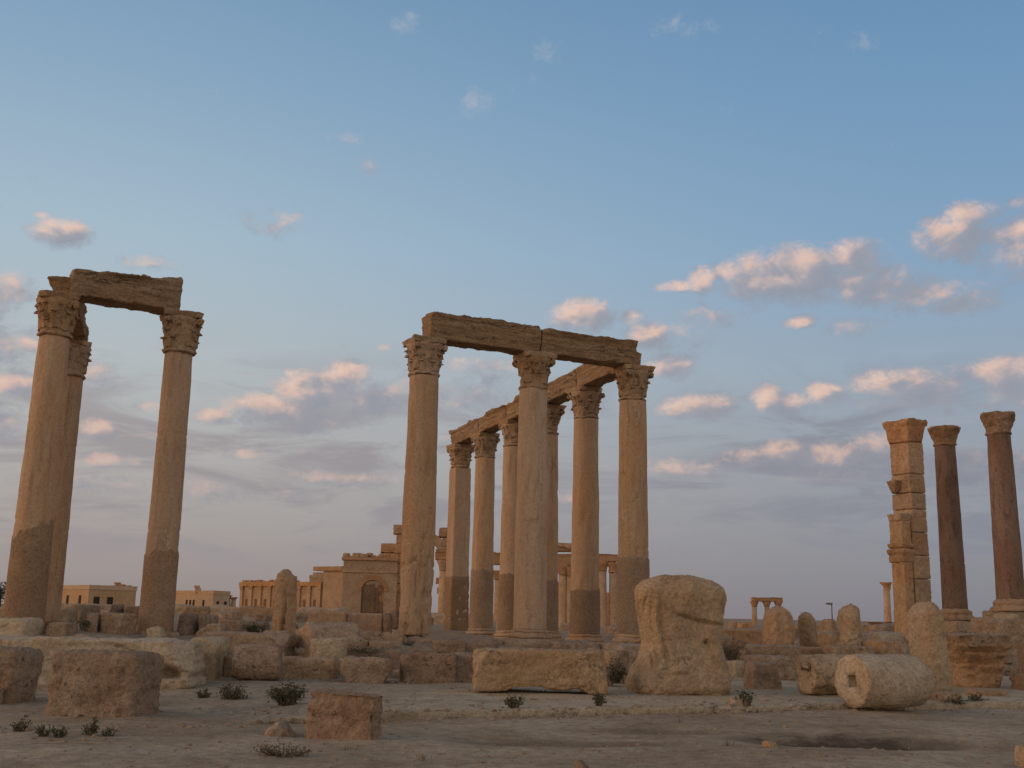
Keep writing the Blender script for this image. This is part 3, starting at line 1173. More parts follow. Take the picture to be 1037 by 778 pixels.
def boulder_marks(Q, t):
    hw = np.abs(Q[:, 0]).max()
    xn = Q[:, 0] / hw
    fr = Q[:, 1] < .1
    w1 = vnoise(np.stack([xn * 4, 0 * t, 0 * t], 1), 3)
    z1 = .645 - .07 * xn + .02 * w1
    c1 = np.exp(-((t - z1) / .013) ** 2) * sstep(xn, -.3, -.1) * sstep(-xn, -.85, -.6)
    shelf = .05 * sstep(t, z1 - .01, z1 + .01) * sstep(-t, -z1 - .14, -z1)
    hole = np.exp(-(((xn - .42) / .05) ** 2 + ((t - .43) / .02) ** 2))
    fold = 0
    for x0_, wd in ((-.62, .05), (-.45, .06), (-.72, .04)):
        fold = fold + np.exp(-((xn - x0_ - .06 * np.sin(t * 7)) / wd) ** 2) * sstep(t, .1, .25) * sstep(-t, -.92, -.7)
    low = np.exp(-((t - .17 - .03 * w1 - .06 * xn) / .012) ** 2) * sstep(xn, -.5, -.3) * sstep(-xn, -.15, .1)
    Q[:, 1] += np.where(fr, .10 * c1 + .14 * hole + .07 * fold + .06 * low - shelf * sstep(xn, -.2, 0), 0)
    return Q


stone('huge pale boulder with a narrow waist and a rounded head', (629, 581, 748, 704), 1.35, .12, mat='boulder', name='boulder', cat='boulder', seed=41, rad=.34, rough=.075, chops=3, chop=.10,
      outline=BOULDER, dprof=[(0, 1.1), (.3, .95), (.6, .9), (.85, .95), (1, .8)], res=.032, nmax=90, strata=.0, fine=.010, ridge=.3, post=boulder_marks)


def under(Q, t):
    # hollow under the middle of the block
    wv = vnoise(np.stack([Q[:, 0] * 2.2, 0 * t, 0 * t], 1), 7) + .5 * vnoise(np.stack([Q[:, 0] * 6, 0 * t, 0 * t], 1), 8)
    m = sstep(-t, -.30, 0) * sstep(.66 - np.abs(Q[:, 0] / 1.25 - .05) + .1 * wv, 0, .3)
    Q[:, 2] += m * (.075 + .04 * wv)
    return Q


stone('wide pale block with a hollow underside, at the middle of the kerb', (478, 656, 615, 703), .95, .06, mat='boulder', name='fallen_block', seed=42, rad=.13, rough=.05, chops=4, chop=.12, post=under, sink=.0, res=.04, nmax=80, strata=.02, ridge=.5)
stone('small rough reddish block lying alone on the sand', (309, 698, 389, 750), .42, -.22, mat='reddish', seed=43, rad=.05, rough=.06, chops=-1, chop=.11, res=.032, nmax=50, strata=.02, tilt=(0, .05))
stone('large brown weathered block at the lower left, squarish front', (43, 656, 169, 727), .9, -.16, mat='brown', seed=44, rad=.30, rough=.08, chops=2, chop=.10, res=.04, nmax=60, strata=.02)
stone('dark brown block cut by the left edge of the view', (-62, 655, 47, 713), 1.0, -.05, mat='brown', seed=45, rad=.42, rough=.06, chops=3, chop=.1, res=.05, nmax=50)


def carved(Q, t):
    L = Q[:, 0].max()
    e = ((Q[:, 0] - L + .52 + .5 * (Q[:, 2] - .33)) / .26) ** 2 + ((Q[:, 2] - .33) / .13) ** 2
    front = Q[:, 1] < -.2
    Q[:, 1] += np.where(front, .42 * np.exp(-e ** 2 * 1.3), 0)
    dg = (Q[:, 2] - .62 + .35 * (Q[:, 0] - L + .9)) / .03
    Q[:, 1] += np.where(front, .10 * np.exp(-dg ** 2) * sstep(Q[:, 0], L - 1.9, L - 1.5), 0)
    Q[:, 2] += sstep(Q[:, 0], L - .95, L - .7) * sstep(-t, -.3, 0) * .16
    return Q


stone('long eroded slab with a carved hollow at its right end, behind the brown blocks', (-70, 643, 211, 699), 1.3, .03, mat='pale', name='fallen_slab', seed=46, rad=.16, rough=.06, chops=4, chop=.1, res=.045, nmax=110, strata=.05, ridge=.6, post=carved)
stone('pale upright end of a low wide cornice stone left of the dark drum', (186, 645, 234, 689), .8, -.1, mat='pale', seed=47, rad=.1, rough=.06, chops=3, sink=.1)
stone('long flat cornice stone above the dark fallen drum', (196, 640, 303, 668), .9, -.15, Y=25.3, mat='block', name='fallen_slab', seed=48, rad=.12, rough=.06, chops=3, strata=.02, res=.06)
stone('low block in the front row, just right of the dark drum', (277, 665, 345, 690), .7, .02, seed=49, mat='block', rad=.06, rough=.04, chops=2, outline=[(0, -.94, .97), (.4, -1, 1), (1, -.98, .98)])
stone('dark rounded-bottomed block in the front row, middle left of the cracked column', (344, 665, 399, 692), .7, .05, seed=50, mat='brown', rad=.1, rough=.05, outline=[(0, -.72, .7), (.5, -1, 1), (1, -.98, .98)])
stone('block in the front row below the cracked-foot column', (404, 661, 462, 692), .75, .12, seed=51, mat='brown', rad=.07, rough=.05, chops=3)
stone('narrow dark block wedged against the wide hollow-bottomed block', (458, 661, 484, 692), .7, 0, seed=52, mat='brown', rad=.08, rough=.05)
stone('recessed block in the gap of the front row below the cracked column', (393, 658, 409, 684), .6, 0, seed=53, mat='brown', rad=.07, rough=.05)
stone('pale cube-like stone leaning on the big lying drum', (314, 646, 353, 668), .7, .2, Y=25.2, seed=54, mat='pale', rad=.1, rough=.07)

# standing broken pillar with vertical splits

def splits(Q, t):
    for c, wd, dp in ((.10, .05, .20), (.28, .035, .14), (-.05, .02, .07)):
        e = np.abs(Q[:, 0] - c - .03 * vnoise(np.stack([0 * t, 0 * t, Q[:, 2] * 1.5], 1), 3)) / wd
        Q[:, 1] += np.where(Q[:, 1] < 0, dp * np.clip(1 - e, 0, 1) * sstep(-t, -1, -.1), 0)
    Q[:, 2] -= .12 * sstep(t, .9, 1) * sstep(Q[:, 0], 0, .1)
    return Q


stone('standing stump of a pillar split by vertical cracks, left of the long parapet stones', (272, 577, 305, 642), .7, -.2, Y=28.0, mat='column', name='pillar_stump', cat='stump', seed=55, rad=.2, rough=.06, chops=2, res=.04, nmax=60,
      outline=[(0, -1, .92), (.4, -.95, .92), (.8, -.84, .9), (.93, -.66, .82), (1, -.4, .7)], post=splits, group='standing stumps')
stone('low rounded stone at the foot of the split pillar stump', (264, 639, 294, 652), .5, 0, Y=27.0, mat='block', seed=56, rad=.15)

# low parapet wall between the pillar stump and the cracked column
stone('left long upright parapet slab beside the split pillar stump', (311, 619, 351, 640), .5, .12, Y=30.5, mat='column', name='parapet_slab', cat='slab', seed=57, rad=.03, rough=.025, chops=1, chop=.06, group='parapet slabs', sink=.3)
stone('right long upright parapet slab, nearer the cracked-foot column', (350, 621, 388, 641), .5, .12, Y=31.0, mat='column', name='parapet_slab', cat='slab', seed=58, rad=.03, rough=.025, chops=1, chop=.06, group='parapet slabs', sink=.3)
for k, (bx, Yv, lab) in enumerate([((343, 639, 386, 649), 29.6, 'left course stone just under the right parapet slab'), ((385, 641, 409, 650), 29.6, 'course stone ending at the foot slab of the cracked column'),
                                   ((346, 648, 374, 656), 28.2, 'lower course stone below the parapet, left one'), ((373, 649, 399, 657), 28.2, 'lower course stone below the parapet, right one'),
                                   ((340, 655, 396, 667), 26.6, 'lowest long course stone behind the front row blocks')]):
    stone(lab, bx, .6, .08, Y=Yv, mat='block', name='course_stone', cat='stone block', seed=60 + k, rad=.03, rough=.03, chops=1, chop=.08, group='step courses below the parapet', sink=.2)
stone('rubble lump between the parapet and the cracked column', (386, 621, 398, 640), .4, .3, Y=31.0, mat='brown', seed=66, rad=.12)
stone('small rubble lump right at the back of the cracked column', (394, 618, 407, 632), .4, -.2, Y=32.5, mat='brown', seed=67, rad=.12)
stone('flat foot slab under the cracked-foot column', (400, 644, 441, 657), 1.4, GRID, Y=30.2, mat='block', name='foot_slab', cat='slab', seed=68, rad=.05, rough=.04, sink=.3)
stone('rough rubble block left below the receding row', (437, 648, 472, 662), .8, .2, Y=28.5, mat='brown', seed=69, rad=.08, rough=.1, chops=5)
stone('rough rubble block right below the receding row', (470, 650, 505, 664), .8, -.1, Y=28.7, mat='brown', seed=70, rad=.08, rough=.1, chops=5)
stone('flat slab under the bare front column', (508, 650, 566, 660), 1.3, GRID, Y=31.6, mat='block', name='foot_slab', cat='slab', seed=71, rad=.05, rough=.05, sink=.3)
stone('slab under the scarred first column of the receding row', (570, 652, 618, 664), 1.3, GRID, Y=34.0, mat='block', name='foot_slab', cat='slab', seed=72, rad=.05, rough=.05, sink=.3)
stone('grey block between the wide hollow block and the boulder', (594, 657, 638, 690), 1.0, .5, Y=25.0, mat='block', seed=73, rad=.08, rough=.07, chops=4)
stone('flat stone above the gap beside the boulder', (612, 652, 660, 672), 1.0, .3, Y=27.5, mat='block', seed=74, rad=.06, rough=.06, chops=4, sink=.4)
stone('pale bright lump behind the receding row, on the far ground', (452, 628, 470, 644), .7, .2, Y=52, mat='pale', seed=75, rad=.2)
stone('pale stone chip between the two front columns', (502, 629, 510, 645), .4, .2, Y=45, mat='pale', seed=76, rad=.1)

# the stylobate: long stones in a line under the front columns
rs = random.Random(31)
dA = Vector((C_[0] - A_[0], C_[1] - A_[1])).normalized()
nA = Vector((dA.y, -dA.x))
sp = -1.6
k = 0
while sp < 9.0:
    Ls = rs.uniform(1.1, 1.9)
    c0 = Vector(A_) + dA * (sp + Ls / 2) + nA * rs.uniform(.15, .35)
    V, F = stone_mesh(Ls - .03, rs.uniform(1.3, 1.5), .42, 900 + k, .05, .05, 3, .12, .02, .08, sink=.35)
    o = mesh_obj('stylobate_stone', V, F, M['block'], None, loc=(c0.x, c0.y, .98 - .022 * (sp + 1.6) - .42 + rs.uniform(-.05, .02) - .02), rz=math.atan2(dA.y, dA.x))
    o.rotation_euler[1] = rs.uniform(-.02, .02)
    tag(o, 'worn stylobate stone in the line under the three front columns', 'stone block', 'stylobate stones under the front columns')
    sp += Ls
    k += 1

# left middle distance
LM = [((57, 617, 78, 631), 'pale squared block right of the leftmost column foot', 'pale', 27.5), ((78, 613, 102, 629), 'brown flat-topped rubble stone behind the pale squared block', 'brown', 31),
      ((86, 621, 103, 643), 'dark upright block with shaded left end in the left rubble', 'brown', 27), ((99, 621, 140, 640), 'long pale rubble block between the two leftmost columns', 'block', 27.2),
      ((-6, 626, 48, 645), 'smooth pale hump at the foot of the leftmost column', 'pale', 25.5), ((45, 630, 80, 644), 'low worn slab beside the leftmost column foot', 'block', 26),
      ((183, 614, 214, 622), 'thin flat slab topping the rubble right of the dark-footed column', 'block', 31), ((178, 621, 203, 640), 'squared rubble block touching the dark-footed column', 'brown', 28.8),
      ((200, 623, 222, 637), 'brown block next to the squared rubble block', 'block', 29.2), ((205, 632, 234, 643), 'low block below the brown rubble block', 'block', 27.6),
      ((222, 628, 250, 637), 'long low block right of the left rubble pile', 'block', 33), ((246, 629, 274, 640), 'block left of the split pillar stump', 'brown', 32),
      ((222, 620, 246, 630), 'flat stone at the back of the left rubble pile', 'block', 38), ((60, 612, 90, 620), 'thin long slab far behind the pale squared block', 'block', 38),
      ((112, 612, 126, 622), 'rounded dark stone seen between the two leftmost columns', 'brown', 36), ((125, 614, 145, 624), 'grey rubble stone left of the dark-footed column', 'brown', 36)]
for k, (bx, lab, mt, Yv) in enumerate(LM):
    stone(lab, bx, .9, random.Random(k).uniform(-.3, .3), Y=Yv, mat=mt, seed=80 + k, rad=.08, rough=.06, chops=3, sink=.35)
stone('plinth slab under the dark-footed single column', (134, 638, 183, 650), 1.5, GRID, Y=28.0, mat='block', name='foot_slab', cat='slab', seed=98, rad=.06, rough=.05, sink=.3)

for k, (bx, Yv, lab) in enumerate([((168, 613, 246, 620), 95, 'long low rubble wall under the far right house'), ((240, 614, 282, 622), 80, 'low rubble wall before the temple wall, left piece'),
                                   ((300, 615, 350, 623), 85, 'low rubble wall before the temple wall, right piece'), ((52, 612, 150, 618), 105, 'low rubble wall under the far left house'),
                                   ((436, 621, 470, 634), 75, 'low rubble wall seen left of the square pier')]):
    stone(lab, bx, 1.2, 0, Y=Yv, mat='block', name='low_wall', cat='wall', seed=190 + k, rad=.15, rough=.12, chops=5, chop=.15, sink=1.2, res=.16, nmax=90, strata=.05, group='low far walls')

# right middle distance
ST = [(0, -1, 1), (.55, -.93, .95), (.8, -.82, .84), (.93, -.62, .66), (1, -.42, .45)]
stone('round-topped stump left of the two close together on the slab', (768, 614, 809, 655), .9, 0, Y=31.5, mat='column', name='column_stump', cat='stump', ridge=.8, seed=101, rad=.34, rough=.055, chops=3, outline=ST, group='standing stumps', res=.045)
stone('slanting stump leaning close to the round-topped one', (806, 620, 832, 655), .8, 0, Y=32.2, mat='block', name='column_stump', cat='stump', ridge=.8, seed=102, rad=.24, rough=.06, chops=3, outline=[(0, -.85, 1), (.5, -.95, .75), (.85, -.95, .45), (1, -.7, .1)], group='standing stumps')
stone('knobbly narrow stump standing alone behind the lying drums', (845, 612, 877, 656), .85, 0, Y=30.5, mat='boulder', name='column_stump', cat='stump', ridge=.8, seed=103, rad=.26, rough=.09, chops=4, outline=[(0, -1, 1), (.5, -.86, .9), (.85, -.86, .9), (.95, -.7, .72), (1, -.5, .5)], group='standing stumps')
stone('tall rough round-topped stump behind the lying drum with the hole', (912, 609, 969, 701), 1.1, .05, mat='pale', name='column_stump', cat='stump', ridge=.8, seed=104, rad=.38, rough=.06, chops=4, res=.05, outline=[(0, -.88, 1.0), (.3, -.92, 1.02), (.6, -.96, .86), (.82, -.95, .78), (.94, -.74, .6), (1, -.5, .3)], group='standing stumps', nmax=60)
stone('long flat ledge stone carrying the round-topped stumps', (751, 652, 812, 667), .9, -.05, Y=29.0, mat='block', name='ledge_stone', seed=105, rad=.07, rough=.06, chops=3, sink=.4)
stone('dark undercut stone below the ledge', (754, 663, 808, 686), .8, .1, Y=27.8, mat='brown', seed=106, rad=.12, rough=.06, outline=[(0, -.3, .95), (.5, -.8, 1), (1, -1, .7)])
stone('ledge stone under the knobbly stump', (830, 653, 888, 667), 1.0, .1, Y=29.0, mat='block', name='ledge_stone', seed=107, rad=.08, rough=.07, chops=3, sink=.5)
stone('broad stone at the back between the ledge stones', (803, 655, 836, 668), .9, .1, Y=29.8, mat='block', seed=108, rad=.08, rough=.05, sink=.5)
stone('small trapezoid block in front of the ledge', (752, 670, 793, 698), .6, .12, mat='brown', seed=109, rad=.05, rough=.04, chops=1, outline=[(0, -1, 1), (1, -.86, .66)])
stone('pale low block between the boulder and the trapezoid block', (734, 669, 758, 687), .6, .2, mat='pale', seed=110, rad=.08, rough=.05)
stone('long slab stretching behind the knobbly stump', (872, 648, 916, 672), 1.2, .15, Y=29.5, mat='block', name='fallen_slab', seed=111, rad=.08, rough=.05, sink=.4)
stone('flat pale slab behind the tall rough stump', (876, 640, 918, 652), 1.2, .1, Y=34, mat='pale', name='fallen_slab', seed=112, rad=.06, rough=.05, sink=.5)
stone('rounded pale block far behind, left of the knobbly stump', (829, 627, 848, 643), 1.2, .2, Y=48, mat='block', seed=113, rad=.2, rough=.05, sink=.8)
stone('flat slabby stone below the rounded far block', (826, 641, 850, 655), 1.0, .2, Y=38, mat='block', seed=114, rad=.08, rough=.06, sink=.6)
stone('fallen fragment in the gap right of the boulder', (738, 648, 758, 668), .9, .2, Y=33, mat='brown', seed=115, rad=.1, rough=.09, sink=.4)
stone('long low yellow wall stone right of the boulder', (726, 637, 772, 653), .8, .05, Y=42, mat='far', name='low_wall', cat='wall', seed=116, rad=.04, rough=.03, chops=1, sink=.6, group='low far walls')
stone('pale block at the left end of the far reddish wall', (735, 629, 747, 640), 1.5, .05, Y=62, mat='block', seed=117, rad=.08, rough=.04, sink=1)
stone('far reddish low wall right of the boulder', (746, 631, 764, 640), 1.2, 0, Y=75, mat='farred', name='low_wall', cat='wall', seed=118, rad=.06, rough=.04, sink=1, group='low far walls')
# podium of the granite columns
stone('left stone of the ledge below the granite columns', (984, 625, 1003, 643), 1.2, .2, Y=36.5, mat='block', name='ledge_stone', seed=119, rad=.08, rough=.05, sink=.5)
stone('long ledge stone below the right granite column', (990, 627, 1060, 645), 1.3, .08, Y=36, mat='block', name='ledge_stone', seed=120, rad=.05, rough=.06, sink=.6, chops=4)
stone('rounded pale stone under the foot of the right granite column', (1006, 622, 1036, 632), 1.0, .1, Y=38, mat='pale', seed=121, rad=.12, rough=.05, sink=.6)
stone('rough block cut by the right edge, behind the fallen capital', (1026, 648, 1075, 690), 1.0, .1, Y=27.5, mat='brown', seed=122, rad=.14, rough=.08)
stone('low dark block on the pavement at the right edge', (1022, 682, 1060, 700), .7, .1, mat='brown', seed=123, rad=.07, rough=.05)
stone('pale stone in the lower right corner of the sand', (1021, 753, 1060, 800), .5, .2, mat='boulder', seed=124, rad=.12, rough=.06, Y=12.6, res=.04)
stone('small kerb stone at the right end of the drum with the hole', (941, 700, 976, 716), .5, .2, mat='brown', seed=125, rad=.08, rough=.07, name='kerb_stone')
stone('flat kerb stone in front of the fallen capital', (972, 697, 1022, 706), .7, .3, mat='block', seed=126, rad=.05, rough=.05, name='kerb_stone')
stone('little yellowish domed stone on the sand left of the reddish block', (267, 728, 300, 746), .4, .1, mat='block', seed=127, rad=.2, rough=.05, res=.03, outline=[(0, -1, 1), (.6, -.75, .75), (1, -.35, .4)])
stone('tiny dark stone on the sand right of the reddish block', (428, 717, 436, 723), .12, .3, mat='brown', seed=128, rad=.03, rough=.08, res=.02, sink=.02)
stone('small dull stone half sunk near the lower edge, centre of the sand', (579, 770, 597, 783), .2, .3, mat='brown', seed=129, rad=.07, rough=.08, res=.02, sink=.05)
stone('grey stone at the far left behind the sand, below the cut block', (-14, 696, 11, 714), .5, .1, mat='brown', seed=130, rad=.12, rough=.06)
stone('flat tan chip lying on the sand before the round hollow', (770, 751, 790, 757), .25, .2, mat='boulder', seed=131, rad=.03, rough=.06, res=.025, sink=.03)
stone('kerb chip below the boulder, dark notch beside it', (736, 706, 760, 716), .35, .1, mat='block', seed=132, rad=.05, rough=.06, name='kerb_stone', res=.04)
stone('stone at the foot of the mid shrub behind the boulder', (600, 676, 622, 692), .5, .2, Y=23.8, mat='brown', seed=133, rad=.09, rough=.07)


# lying drums

def drum_mesh(R, L, seed, hole=0.0, seg=64, facets=0, notch=False):
    V, F = [], []
    rings = []          # each: (radius, axial) with square factor
    nL = max(10, int(L / .06))
    for k in range(5):
        rings.append((R * (.28 + .72 * k / 4) if hole else R * max(.02, k / 4), 0.0, (1 - k / 4) if hole else 0))
    for k in range(1, nL + 1):
        rings.append((R, L * k / nL, 0))
    for k in (3, 2, 1):
        rings.append((R * k / 4 + .01, L, 0))
    pre = []
    if hole:
        pre = [(hole * .9, .30, 1), (hole, .02, 1), (hole, 0.0, 1)]
        rings = pre + rings[1:]
        rings[3:6] = [(hole + (R - hole) * k / 4, 0.0, 1 - k / 4) for k in (1, 2, 3)] + []
    for r, z, sq in rings:
        for i in range(seg):
            a = 2 * PI * i / seg
            c, s = math.cos(a), math.sin(a)
            k = 1 / max(abs(c), abs(s))
            rr = r * (1 - sq + sq * k)
            if facets:
                fa = (a + PI / facets) % (2 * PI / facets) - PI / facets
                rr = rr * (.55 + .45 * math.cos(PI / facets) / math.cos(fa))
            V.append((rr * c, rr * s, z))
    n = len(rings)
    for k in range(n - 1):
        for i in range(seg):
            j = (i + 1) % seg
            F.append([k * seg + i, (k + 1) * seg + i, (k + 1) * seg + j, k * seg + j])
    F.append([i for i in range(seg)])
    F.append([(n - 1) * seg + i for i in range(seg)][::-1])
    V = np.array(V)
    rad = np.linalg.norm(V[:, :2], axis=1)
    p = V + seed * 3.7
    out = V.copy()
    out[:, 2] = 0
    out /= np.maximum(rad, .01)[:, None]
    edge = rad > R * .6
    d = .03 * fbm(p, 1.6, 4, seed) + .012 * fbm(p, 7, 3, seed + 1)
    chip = sstep(fbm(p, 2.6, 3, seed + 5), .25, .8) * sstep(-np.minimum(V[:, 2], L - V[:, 2]), -.14, 0) * .08
    V = V + out * ((d - chip) * edge)[:, None]
    V[:, 2] += .035 * fbm(p * np.array([1, 1, .2]), 2.6, 4, seed + 9) * np.where(rad > hole * 1.3, 1, 0) * (np.minimum(V[:, 2], L - V[:, 2]) < .05)
    if notch:
        e = (np.abs(V[:, 0] - .05) < .12) & (V[:, 1] > R * .62) & (V[:, 2] < .3)
        V[:, 1] -= np.where(e, .2, 0)
    return V, F


def drum(label, end_px, R, L, yaw, z0, mat, seed, hole=0.0, facets=0, notch=False, Y=None, roll=.2, sunk=.05, squash=1.0, name='column_drum', tip=0.0):
    """end_px: centre of the end that faces left; yaw: heading of the axis from that end"""
    p = atY(end_px[0], end_px[1], Y)
    V, F = drum_mesh(R, L, seed, hole, facets=facets, notch=notch)
    V[:, 1] *= squash
    # local: axis z -> world heading
    c, s = math.cos(roll), math.sin(roll)
    x, y, z = V[:, 0] * c - V[:, 1] * s if not notch else V[:, 0], V[:, 0] * s + V[:, 1] * c if not notch else V[:, 1], V[:, 2]
    W = np.stack([z, -x, y], 1)
    o = mesh_obj(name, W, F, M[mat], None, loc=(p.x, p.y, p.z))
    o.rotation_euler = (0, tip, yaw)
    return tag(o, label, 'column drum', 'lying column drums')


drum('lying pale column drum with a square dowel hole in its end', (863, 690), .47, 1.48, .42, .45, 'pale', 141, hole=.105, Y=20.0, roll=.12)
drum('lying faceted block with a notch, left of the drum with the hole', (815, 683), .40, 1.4, .38, .4, 'boulder', 142, facets=8, notch=True, Y=22.6)
drum('big lying drum with a rounded broken end, below the parapet slabs', (308, 655), .56, 1.2, .55, .4, 'block', 143, Y=25.8, roll=.5)
drum('dark fallen drum lying sideways in the front row', (236, 670), .36, 1.0, .08, .36, 'brown', 144, Y=23.6, roll=.4)

# fallen capital standing on the pavement at the right
fp = hit(998, 697)
fc = empty('fallen_capital', (fp.x, fp.y + .45, fp.z), .35, 'worn carved capital set upright on the pavement at the right', 'capital')
prof = []
zz_ = [0, .04, .12, .2, .3, .42, .55, .66, .76, .86, .96, 1.04]
rr_ = [.52, .545, .56, .53, .52, .53, .56, .62, .68, .74, .80, .84]
for k in range(56):
    z_ = 1.02 * k / 55
    prof.append((float(np.interp(z_, zz_, rr_)), z_))
V, F = lathe(prof, 120)
a_ = np.arctan2(V[:, 1], V[:, 0])
z_ = V[:, 2]
rel = np.zeros(len(V))
for z0_, z1_, n_, ph in ((.16, .52, 8, .0), (.36, .80, 8, PI / 8), (.66, 1.0, 8, .0)):
    u_ = ((a_ + ph) % (2 * PI / n_)) / (2 * PI / n_) * 2 - 1
    t_ = np.clip((z_ - z0_) / (z1_ - z0_), 0, 1)
    ins = (z_ > z0_) & (z_ < z1_)
    lf = sstep(1 - np.abs(u_) - .25 * t_ ** 2, 0, .3) * (.03 + .09 * sstep(t_, .45, .95))
    rel = np.maximum(rel, np.where(ins, lf, 0))
wr = np.clip(.75 + .9 * fbm(V, 1.6, 3, 61), 0, 1.2)
dr = rel * wr + .05 * fbm(V, 2.4, 4, 62) + .02 * fbm(V, 9, 3, 63)
rad_ = np.linalg.norm(V[:, :2], axis=1)
V[:, :2] *= (1 + dr / np.maximum(rad_, .2))[:, None]
mesh_obj('bell', V, F, M['capital'], fc)
V, F = abacus_mesh(151, h=1.10, broken=.5, R=1.16)
V[:, 2] = np.where(V[:, 2] > 1.02, V[:, 2] + .12, V[:, 2])
n3 = np.stack([fbm(V + o, 2.2, 4, 8) for o in (0, 20, 40)], 1)
mesh_obj('abacus', V + n3 * .05, F, M['brown'], fc)

# ------------------------------------------------------------------ pier and granite columns on the right
PX, PY = 15.9, 43.2
pz = 1.05
pier = empty('ashlar_pier', (PX, PY, pz), GRID, 'tall ashlar pier with a lower pilaster on its left side, right of centre', 'pier')
zc = atY(918, 449, PY).z - pz


def ashlar(w, d, h, seed, courses, groove=.02):
    V, F = stone_mesh(w, d, h, seed, .02, .008, 0, 0, 0, .075, nmax=110, fine=.006, sink=.2)
    z = V[:, 2]
    g = 0
    for zj in courses:
        g = g + np.exp(-((z - zj) / .035) ** 2)
    k = np.clip(g, 0, 1) * groove
    # each course stands a little in or out of the next
    cs = np.searchsorted(np.array(courses), z)
    jit = np.array([random.Random(seed + i).uniform(-.03, .02) for i in range(len(courses) + 1)])[cs]
    for ax, half in ((0, w / 2), (1, d / 2)):
        V[:, ax] += np.sign(V[:, ax]) * (jit - k) * (np.abs(V[:, ax]) > half * .8)
    return V, F


cz = [-.2, 1.1, 2.2, 3.1, 4.0, 4.9, 5.55, 6.3, zc]
for k in range(len(cz) - 1):
    if cz[k + 1] > zc:
        cz[k + 1] = zc
    hh = cz[k + 1] - cz[k]
    if hh < .2:
        continue
    rk = random.Random(400 + k)
    V, F = stone_mesh(.80 + rk.uniform(-.03, .03), 1.0 + rk.uniform(-.03, .03), hh - .012, 400 + k, .03, .012, 2, .05, .012, .06, sink=0, fine=.008, ridge=.3)
    mesh_obj('ashlar_course', V, F, M['far'], pier, loc=(rk.uniform(-.02, .02), rk.uniform(-.02, .02), cz[k]))
V, F = stone_mesh(.88, 1.08, .92, 162, .03, .03, 4, .12, .03, .06, sink=0)
t = np.clip(V[:, 2] / .92, 0, 1)
k = 1 + .20 * t ** 1.2 + .12 * (t > .72)
V[:, 0] *= k
V[:, 1] *= k
mesh_obj('capital', V, F, M['farred'], pier, loc=(0, 0, zc - .02))
zl = atY(912, 522, PY).z - pz
pil = mesh_obj('pilaster', *ashlar(.52, .70, zl, 163, [1.0, 2.2, zl * .66]), M['far'], pier, loc=(-.663, -.10, 0))
for zz, ww, hh in ((zl * .60, .78, .5), (zl * .72, .8, .16), (zl * .94, .74, .3)):
    V, F = stone_mesh(ww * .84, ww, hh, int(zz * 100), .04, .06, 2, .1, .02, .05, sink=0)
    t = np.clip(V[:, 2] / hh, 0, 1)
    V[:, :2] *= (0.9 + .16 * t)[:, None]
    mesh_obj('moulding', V, F, M['far'], pil, loc=(0, 0, zz))
zb_ = atY(899, 499, PY).z - pz
V, F = stone_mesh(.5, .5, .5, 164, .05, .1, 3, .2, .02, .05, sink=0)
V[:, :2] *= (.4 + .7 * np.clip(V[:, 2] / .5, 0, 1))[:, None]
mesh_obj('bracket', V, F, M['farred'], pier, loc=(-.55, .2, zb_))


def granite(label, x, y, zt, zb, seed, r0=.50, r1=.42):
    o = empty('granite_column', (x, y, zb), GRID, label, 'column', 'red granite columns')
    V, F = stone_mesh(1.5, 1.5, .5, seed, .05, .03, 2, .06, .0, .09, sink=.6)
    mesh_obj('plinth', V, F, M['block'], o)
    prof = [(.74, .5), (.76, .56), (.74, .64), (.66, .69), (.62, .74), (.66, .79), (.64, .86), (.56, .92), (.51, .97)]
    V, F = lathe(prof, 40)
    mesh_obj('base', V + np.stack([fbm(V + q, 4, 3, seed) for q in (0, 9, 18)], 1) * .02, F, M['capital'], o)
    H = zt - zb - .82
    V, F = shaft_mesh(r0, r1, H - .95, seed, .5, 0, (1.9,) if seed % 2 else ())
    mesh_obj('shaft', V, F, M['granite'], o, loc=(0, 0, .95))
    prof = [(.43, 0), (.47, .03), (.47, .08), (.44, .1), (.46, .25), (.52, .45), (.60, .62), (.66, .72), (.66, .80), (.4, .82)]
    fp_ = []
    for (a, b2), (c2, d2) in zip(prof[:-1], prof[1:]):
        fp_ += [(a + (c2 - a) * k / 3, b2 + (d2 - b2) * k / 3) for k in range(3)]
    V, F = lathe(fp_ + [prof[-1]], 40)
    a = np.arctan2(V[:, 1], V[:, 0])
    lobe = 1 + .05 * np.cos(8 * a) * sstep(V[:, 2], .1, .4) + .07 * np.cos(4 * a) * sstep(V[:, 2], .5, .75)
    V[:, :2] *= lobe[:, None]
    mesh_obj('capital', V + np.stack([fbm(V + q, 4, 4, seed) for q in (0, 9, 18)], 1) * .035, F, M['reddish'], o, loc=(0, 0, H))
    return o


g1t = atY(955, 433, 46.0)
g1 = granite('dark red granite column next to the ashlar pier, joint low on its shaft', atY(967, 612, 46).x, 46.0, g1t.z, atY(968, 641, 46).z, 171)
g2t = atY(1010, 419, 40.7)
g2 = granite('dark red granite column at the right edge, standing highest', atY(1024, 610, 40.7).x, 40.7, g2t.z, atY(1022, 634, 40.7).z, 172)

# ------------------------------------------------------------------ distant ruins and houses

